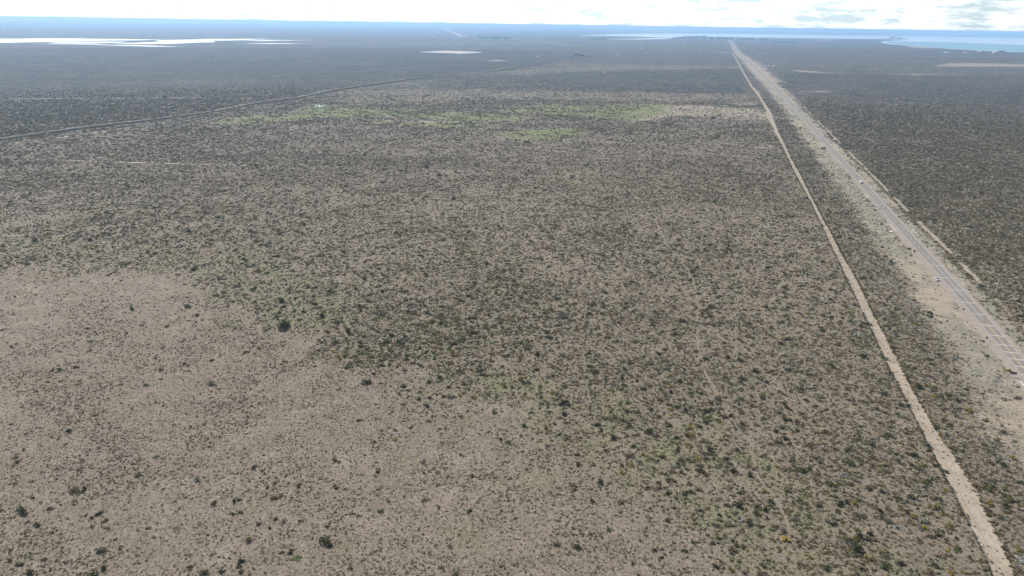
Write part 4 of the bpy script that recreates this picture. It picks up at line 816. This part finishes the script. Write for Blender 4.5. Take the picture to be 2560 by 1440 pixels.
def put_shrub(p, size, kind, label, group=None):
    global count
    o = bpy.data.objects.new('shrub', full_bush(kind, random.randrange(5))); C.objects.link(o); o.location = (p.x, p.y, -0.02); o.rotation_euler.z = random.uniform(0, 6.28)
    size *= 0.86; o.scale = (size * random.uniform(0.9, 1.1), size * random.uniform(0.75, 1.0), size * random.uniform(0.75, 1.0)); tag(o, label, 'shrub', group); count += 1; return o
for px, py, s, kd, lb in PICK: put_shrub(at(px, py), s, kd, lb)
KL = {'dark': ('dark green rounded shrub scattered on the open plain', 'dark green shrubs'), 'grey': ('grey rounded shrub scattered on the open plain', 'grey shrubs'), 'olive': ('olive shrub scattered among the low scrub', 'olive shrubs'), 'green': ('fresh green shrub scattered on the plain', 'green shrubs'), 'brown': ('brown leafless shrub on the bare plain', 'brown shrubs'), 'yellow': ('low yellow flowering bush among the scrub', 'yellow bushes'), 'silver': ('silvery pale shrub on the road verge', 'silver shrubs')}
FP = wline(FOOT); AD = {'dark': 'dark green rounded', 'grey': 'grey rounded', 'olive': 'olive green', 'green': 'fresh green', 'brown': 'brown twiggy', 'yellow': 'low yellow flowering', 'silver': 'silvery pale'}
def place_of(x, y):
    u = float(road_u(np.array([x]), np.array([y]))[0]); fx = float(np.interp(y, FP[::-1, 1], FP[::-1, 0]))
    if u > 0: return 'in the dense scrub right of the paved road'
    if x > float(track_r(y)): return 'between the dirt track and the paved road'
    if y > 560: return 'far out on the plain beyond the head of the footpath'
    if x > fx: return 'in the scrub between the footpath and the dirt track'
    sp = float(region(SPARSE, np.array([x]), np.array([y]), 5)[0])
    if sp > 0.5: return 'on the bare ground at lower left, left half' if x < -40 else 'on the bare ground at the bottom, near the middle'
    return 'in the green belt left of the footpath' if x > -60 else 'in the dark scrub at middle left'
MARKS = [((2280, 1246), 'the large round bush by the dirt track'), ((2290, 967), 'the olive bush touching the dirt track'), ((56, 1280), 'the spreading green shrub at lower left'), ((1409, 1010), 'the largest bush of the green belt'), ((1797, 999), 'the big grey bush beside the footpath'), ((1849, 1268), 'the dark bush at the footpath fork'), ((2139, 1373), 'the wide thicket at bottom right'), ((712, 818), 'the thicket below the pale clearing'), ((1626, 1083), 'the olive and yellow bush cluster'), ((1703, 805), 'the dark bush at the footpath bend'), ((815, 1357), 'the shrub pair left of bottom centre'), ((1183, 833), 'the solitary bush amid the plain'), ((1821, 626), 'the dark bush at upper right'), ((920, 958), 'the dark bush below the thicket'), ((530, 962), 'the flat grey bush at left'), ((1140, 1436), 'the round grey bush at bottom edge'), ((1316, 357), 'the nearer green meadow patch'), ((2341, 700), 'the silver blue car'), ((2407, 782), 'the diamond road sign'), ((2489, 733), 'the nearest power pole'), ((2148, 457), 'the white van'), ((85, 620), 'the dark scrub at middle left'), ((1450, 1300), 'the bottom edge at mid picture'), ((300, 1100), 'the open ground at lower left')]
MW = [(at(*q), nm) for q, nm in MARKS]; COMMON = []
def put_common(p, s, kd):
    # nearest landmark, and on which side of it as seen in the photograph
    l, nm = min(MW, key=lambda m_: (m_[0] - p).length / m_[0].length); d = p - l; f = l.normalized(); a, b = d.dot(f), d.x * f.y - d.y * f.x
    if nm.startswith('the bottom edge') or nm.startswith('the open ground') or nm.startswith('the dark scrub'): side = 'in'
    else: side = ('behind' if a > 0 else 'in front of') if abs(a) > 2.2 * abs(b) else ('right of' if b > 0 else 'left of') if abs(b) > 2.2 * abs(a) else ('behind and ' if a > 0 else 'below and ') + ('right of' if b > 0 else 'left of')
    if nm.startswith('the bottom edge'): side = 'near'
    lb = '%s %s shrub %s %s' % ('big' if s > 2.1 else 'small', {'dark': 'dark green', 'green': 'fresh green'}.get(kd, kd), side, nm)
    COMMON.append((lb, d.length, put_shrub(p, s, kd, lb, 'shrubs around ' + nm)))
for px, py, s, kd in GEN: put_common(at(px, py), s, kd)
# the largest of the scattered ones become single shrubs too
appar = SC / np.hypot(np.hypot(X, Y), CAM_H); ang = np.arctan2(X, Y); big = (np.abs(ang) < R(35)) & (IDX < 5); order = np.argsort(-np.where(big & (Y > 150), appar, 0))[:300 - count]
names = list(PAL); pal = np.stack([PAL[k] for k in names])
gone = np.zeros(len(X), bool); gone[order] = True
for i in order:
    t = TINT[i]; kd = names[int(np.argmin(((pal - t) ** 2).sum(1)))]; kd = kd if kd in KL else 'grey'
    put_common(Vector((X[i], Y[i], 0)), SC[i] * 1.1, kd)
from collections import defaultdict
same = defaultdict(list)
for lb, dd, o in COMMON: same[lb].append((dd, o))
for lb, L in same.items():                       # nearer and farther of a like pair, nearest, farthest and middle of three
    L.sort(key=lambda q: q[0])
    w = {2: ('nearer', 'farther'), 3: ('nearest', 'middle', 'farthest')}.get(len(L))
    if w:
        for (dd, o), t in zip(L, w): o['label'] = ' '.join((t + ' ' + lb.replace(' shrub ', ' shrub ', 1)).split()) if len(lb.split()) < 16 else t + ' ' + lb.split(' ', 1)[1]
keep = ~gone
def scrub_object(name, sel, label, cat):
    me = bpy.data.meshes.new(name); n = int(sel.sum()); me.vertices.add(n); z = np.zeros(n)
    me.vertices.foreach_set('co', np.stack([X[sel], Y[sel], z - 0.01], -1).astype(np.float32).ravel())
    def fa(nm, typ, key, v): a = me.attributes.new(nm, typ, 'POINT'); a.data.foreach_set(key, v.ravel())
    fa('size', 'FLOAT_VECTOR', 'vector', np.stack([SC[sel], SC[sel], SZ[sel]], -1).astype(np.float32))
    fa('spin', 'FLOAT_VECTOR', 'vector', np.stack([z, z, ROT[sel]], -1).astype(np.float32))
    fa('tint', 'FLOAT_COLOR', 'color', np.concatenate([TINT[sel], np.ones((n, 1))], 1).astype(np.float32)); fa('kind_index', 'INT', 'value', IDX[sel].astype(np.int32))
    o = tag(link(name, me), label, cat, kind='stuff'); me.materials.append(M['leaf_inst'])
    g = bpy.data.node_groups.new(name, 'GeometryNodeTree'); g.interface.new_socket('Geometry', in_out='INPUT', socket_type='NodeSocketGeometry'); g.interface.new_socket('Geometry', in_out='OUTPUT', socket_type='NodeSocketGeometry')
    N = g.nodes.new; gi, go = N('NodeGroupInput'), N('NodeGroupOutput'); ip = N('GeometryNodeInstanceOnPoints'); ci = N('GeometryNodeCollectionInfo'); ci.inputs['Collection'].default_value = protos; ci.inputs['Separate Children'].default_value = True; ci.inputs['Reset Children'].default_value = True
    mp = N('GeometryNodeMeshToPoints'); g.links.new(gi.outputs[0], mp.inputs['Mesh']); g.links.new(mp.outputs[0], ip.inputs['Points']); g.links.new(ci.outputs[0], ip.inputs['Instance']); ip.inputs['Pick Instance'].default_value = True
    for nm, typ, sock in (('size', 'FLOAT_VECTOR', 'Scale'), ('spin', 'FLOAT_VECTOR', 'Rotation'), ('kind_index', 'INT', 'Instance Index')):
        a = N('GeometryNodeInputNamedAttribute'); a.data_type = typ; a.inputs['Name'].default_value = nm; g.links.new(a.outputs['Attribute'], ip.inputs[sock])
    g.links.new(ip.outputs[0], go.inputs[0]); md = o.modifiers.new('scatter', 'NODES'); md.node_group = g; return o
scrub_object('scrub', keep & (IDX < 9), 'low grey green and brown scrub covering the whole plain', 'scrub')
scrub_object('dry_grass', keep & (IDX >= 9), 'dry straw coloured grass tufts on the near plain', 'grass')
print('shrub instances', int(keep.sum()), 'single', count)

# far-off trees of the town and the settlement
def wood(name, spots, label, hgt=8.0):
    rs = np.random.default_rng(77); V = []; Fc = []
    for (x0, y0, x1, y1, n) in spots:
        for k in range(n):
            t = rs.random(); p = at(x0 + (x1 - x0) * t, y0 + (y1 - y0) * t + rs.normal(0, 0.5)); h = hgt * rs.uniform(0.6, 1.4)
            for q in range(12):
                c = np.array([p.x, p.y, h * 0.6]) + rs.normal(size=3) * np.array([h * 0.35, h * 0.35, h * 0.22]); c[2] = max(c[2], 0.5)
                tr = c + rs.normal(size=(3, 3)) * h * 0.22; i = len(V); V += list(tr); Fc.append((i, i + 1, i + 2))
    V = np.array(V); V[:, 2] = np.maximum(V[:, 2], 0.1); me = np_mesh(name, V, np.array(Fc)); tag(link(name, me, None, LEAF['dark']), label, 'trees', kind='stuff')
wood('town_trees', [(1680, 96.5, 1712, 93.5, 130), (1708, 92.6, 1765, 92.0, 300), (1700, 96, 1770, 96, 260), (1760, 93.8, 1830, 95.5, 260), (1770, 97, 1830, 98, 200), (1830, 96, 1920, 98.5, 260), (1840, 99.5, 1920, 101, 160), (1936, 105.5, 1956, 106.5, 40), (1960, 107, 1990, 108, 30)], 'dark belt of trees around the far town', 9.0)
wood('settlement_trees', [(1196, 94.5, 1270, 97.5, 240), (1225, 96, 1266, 96, 120), (1478, 98, 1514, 98.6, 160)], 'dark trees of the far settlement beyond the salt pan', 9.0)
wood('shore_trees', [(2495, 129.5, 2512, 130.5, 60), (2443, 130.5, 2452, 131, 20), (1436, 139, 1458, 139.5, 30)], 'dark trees by the shore buildings', 6.0)

# ------------------------------------------------------------------ haze
hz = bpy.data.materials.new('haze_air'); hz.use_nodes = True; ht = hz.node_tree; ht.nodes.clear(); ho = ht.nodes.new('ShaderNodeOutputMaterial'); pv = ht.nodes.new('ShaderNodeVolumePrincipled')
pv.inputs['Color'].default_value = (0.43, 0.68, 1.0, 1); pv.inputs['Density'].default_value = 9.0e-5; pv.inputs['Anisotropy'].default_value = 0.35
ht.links.new(pv.outputs[0], ho.inputs['Volume'])
hm = MB(); hm.box((0, 0, 72.5), (170000, 170000, 151)); h = hm.build('haze', hz); tag(h, 'thin pale blue haze over the whole plain', 'haze', kind='stuff')
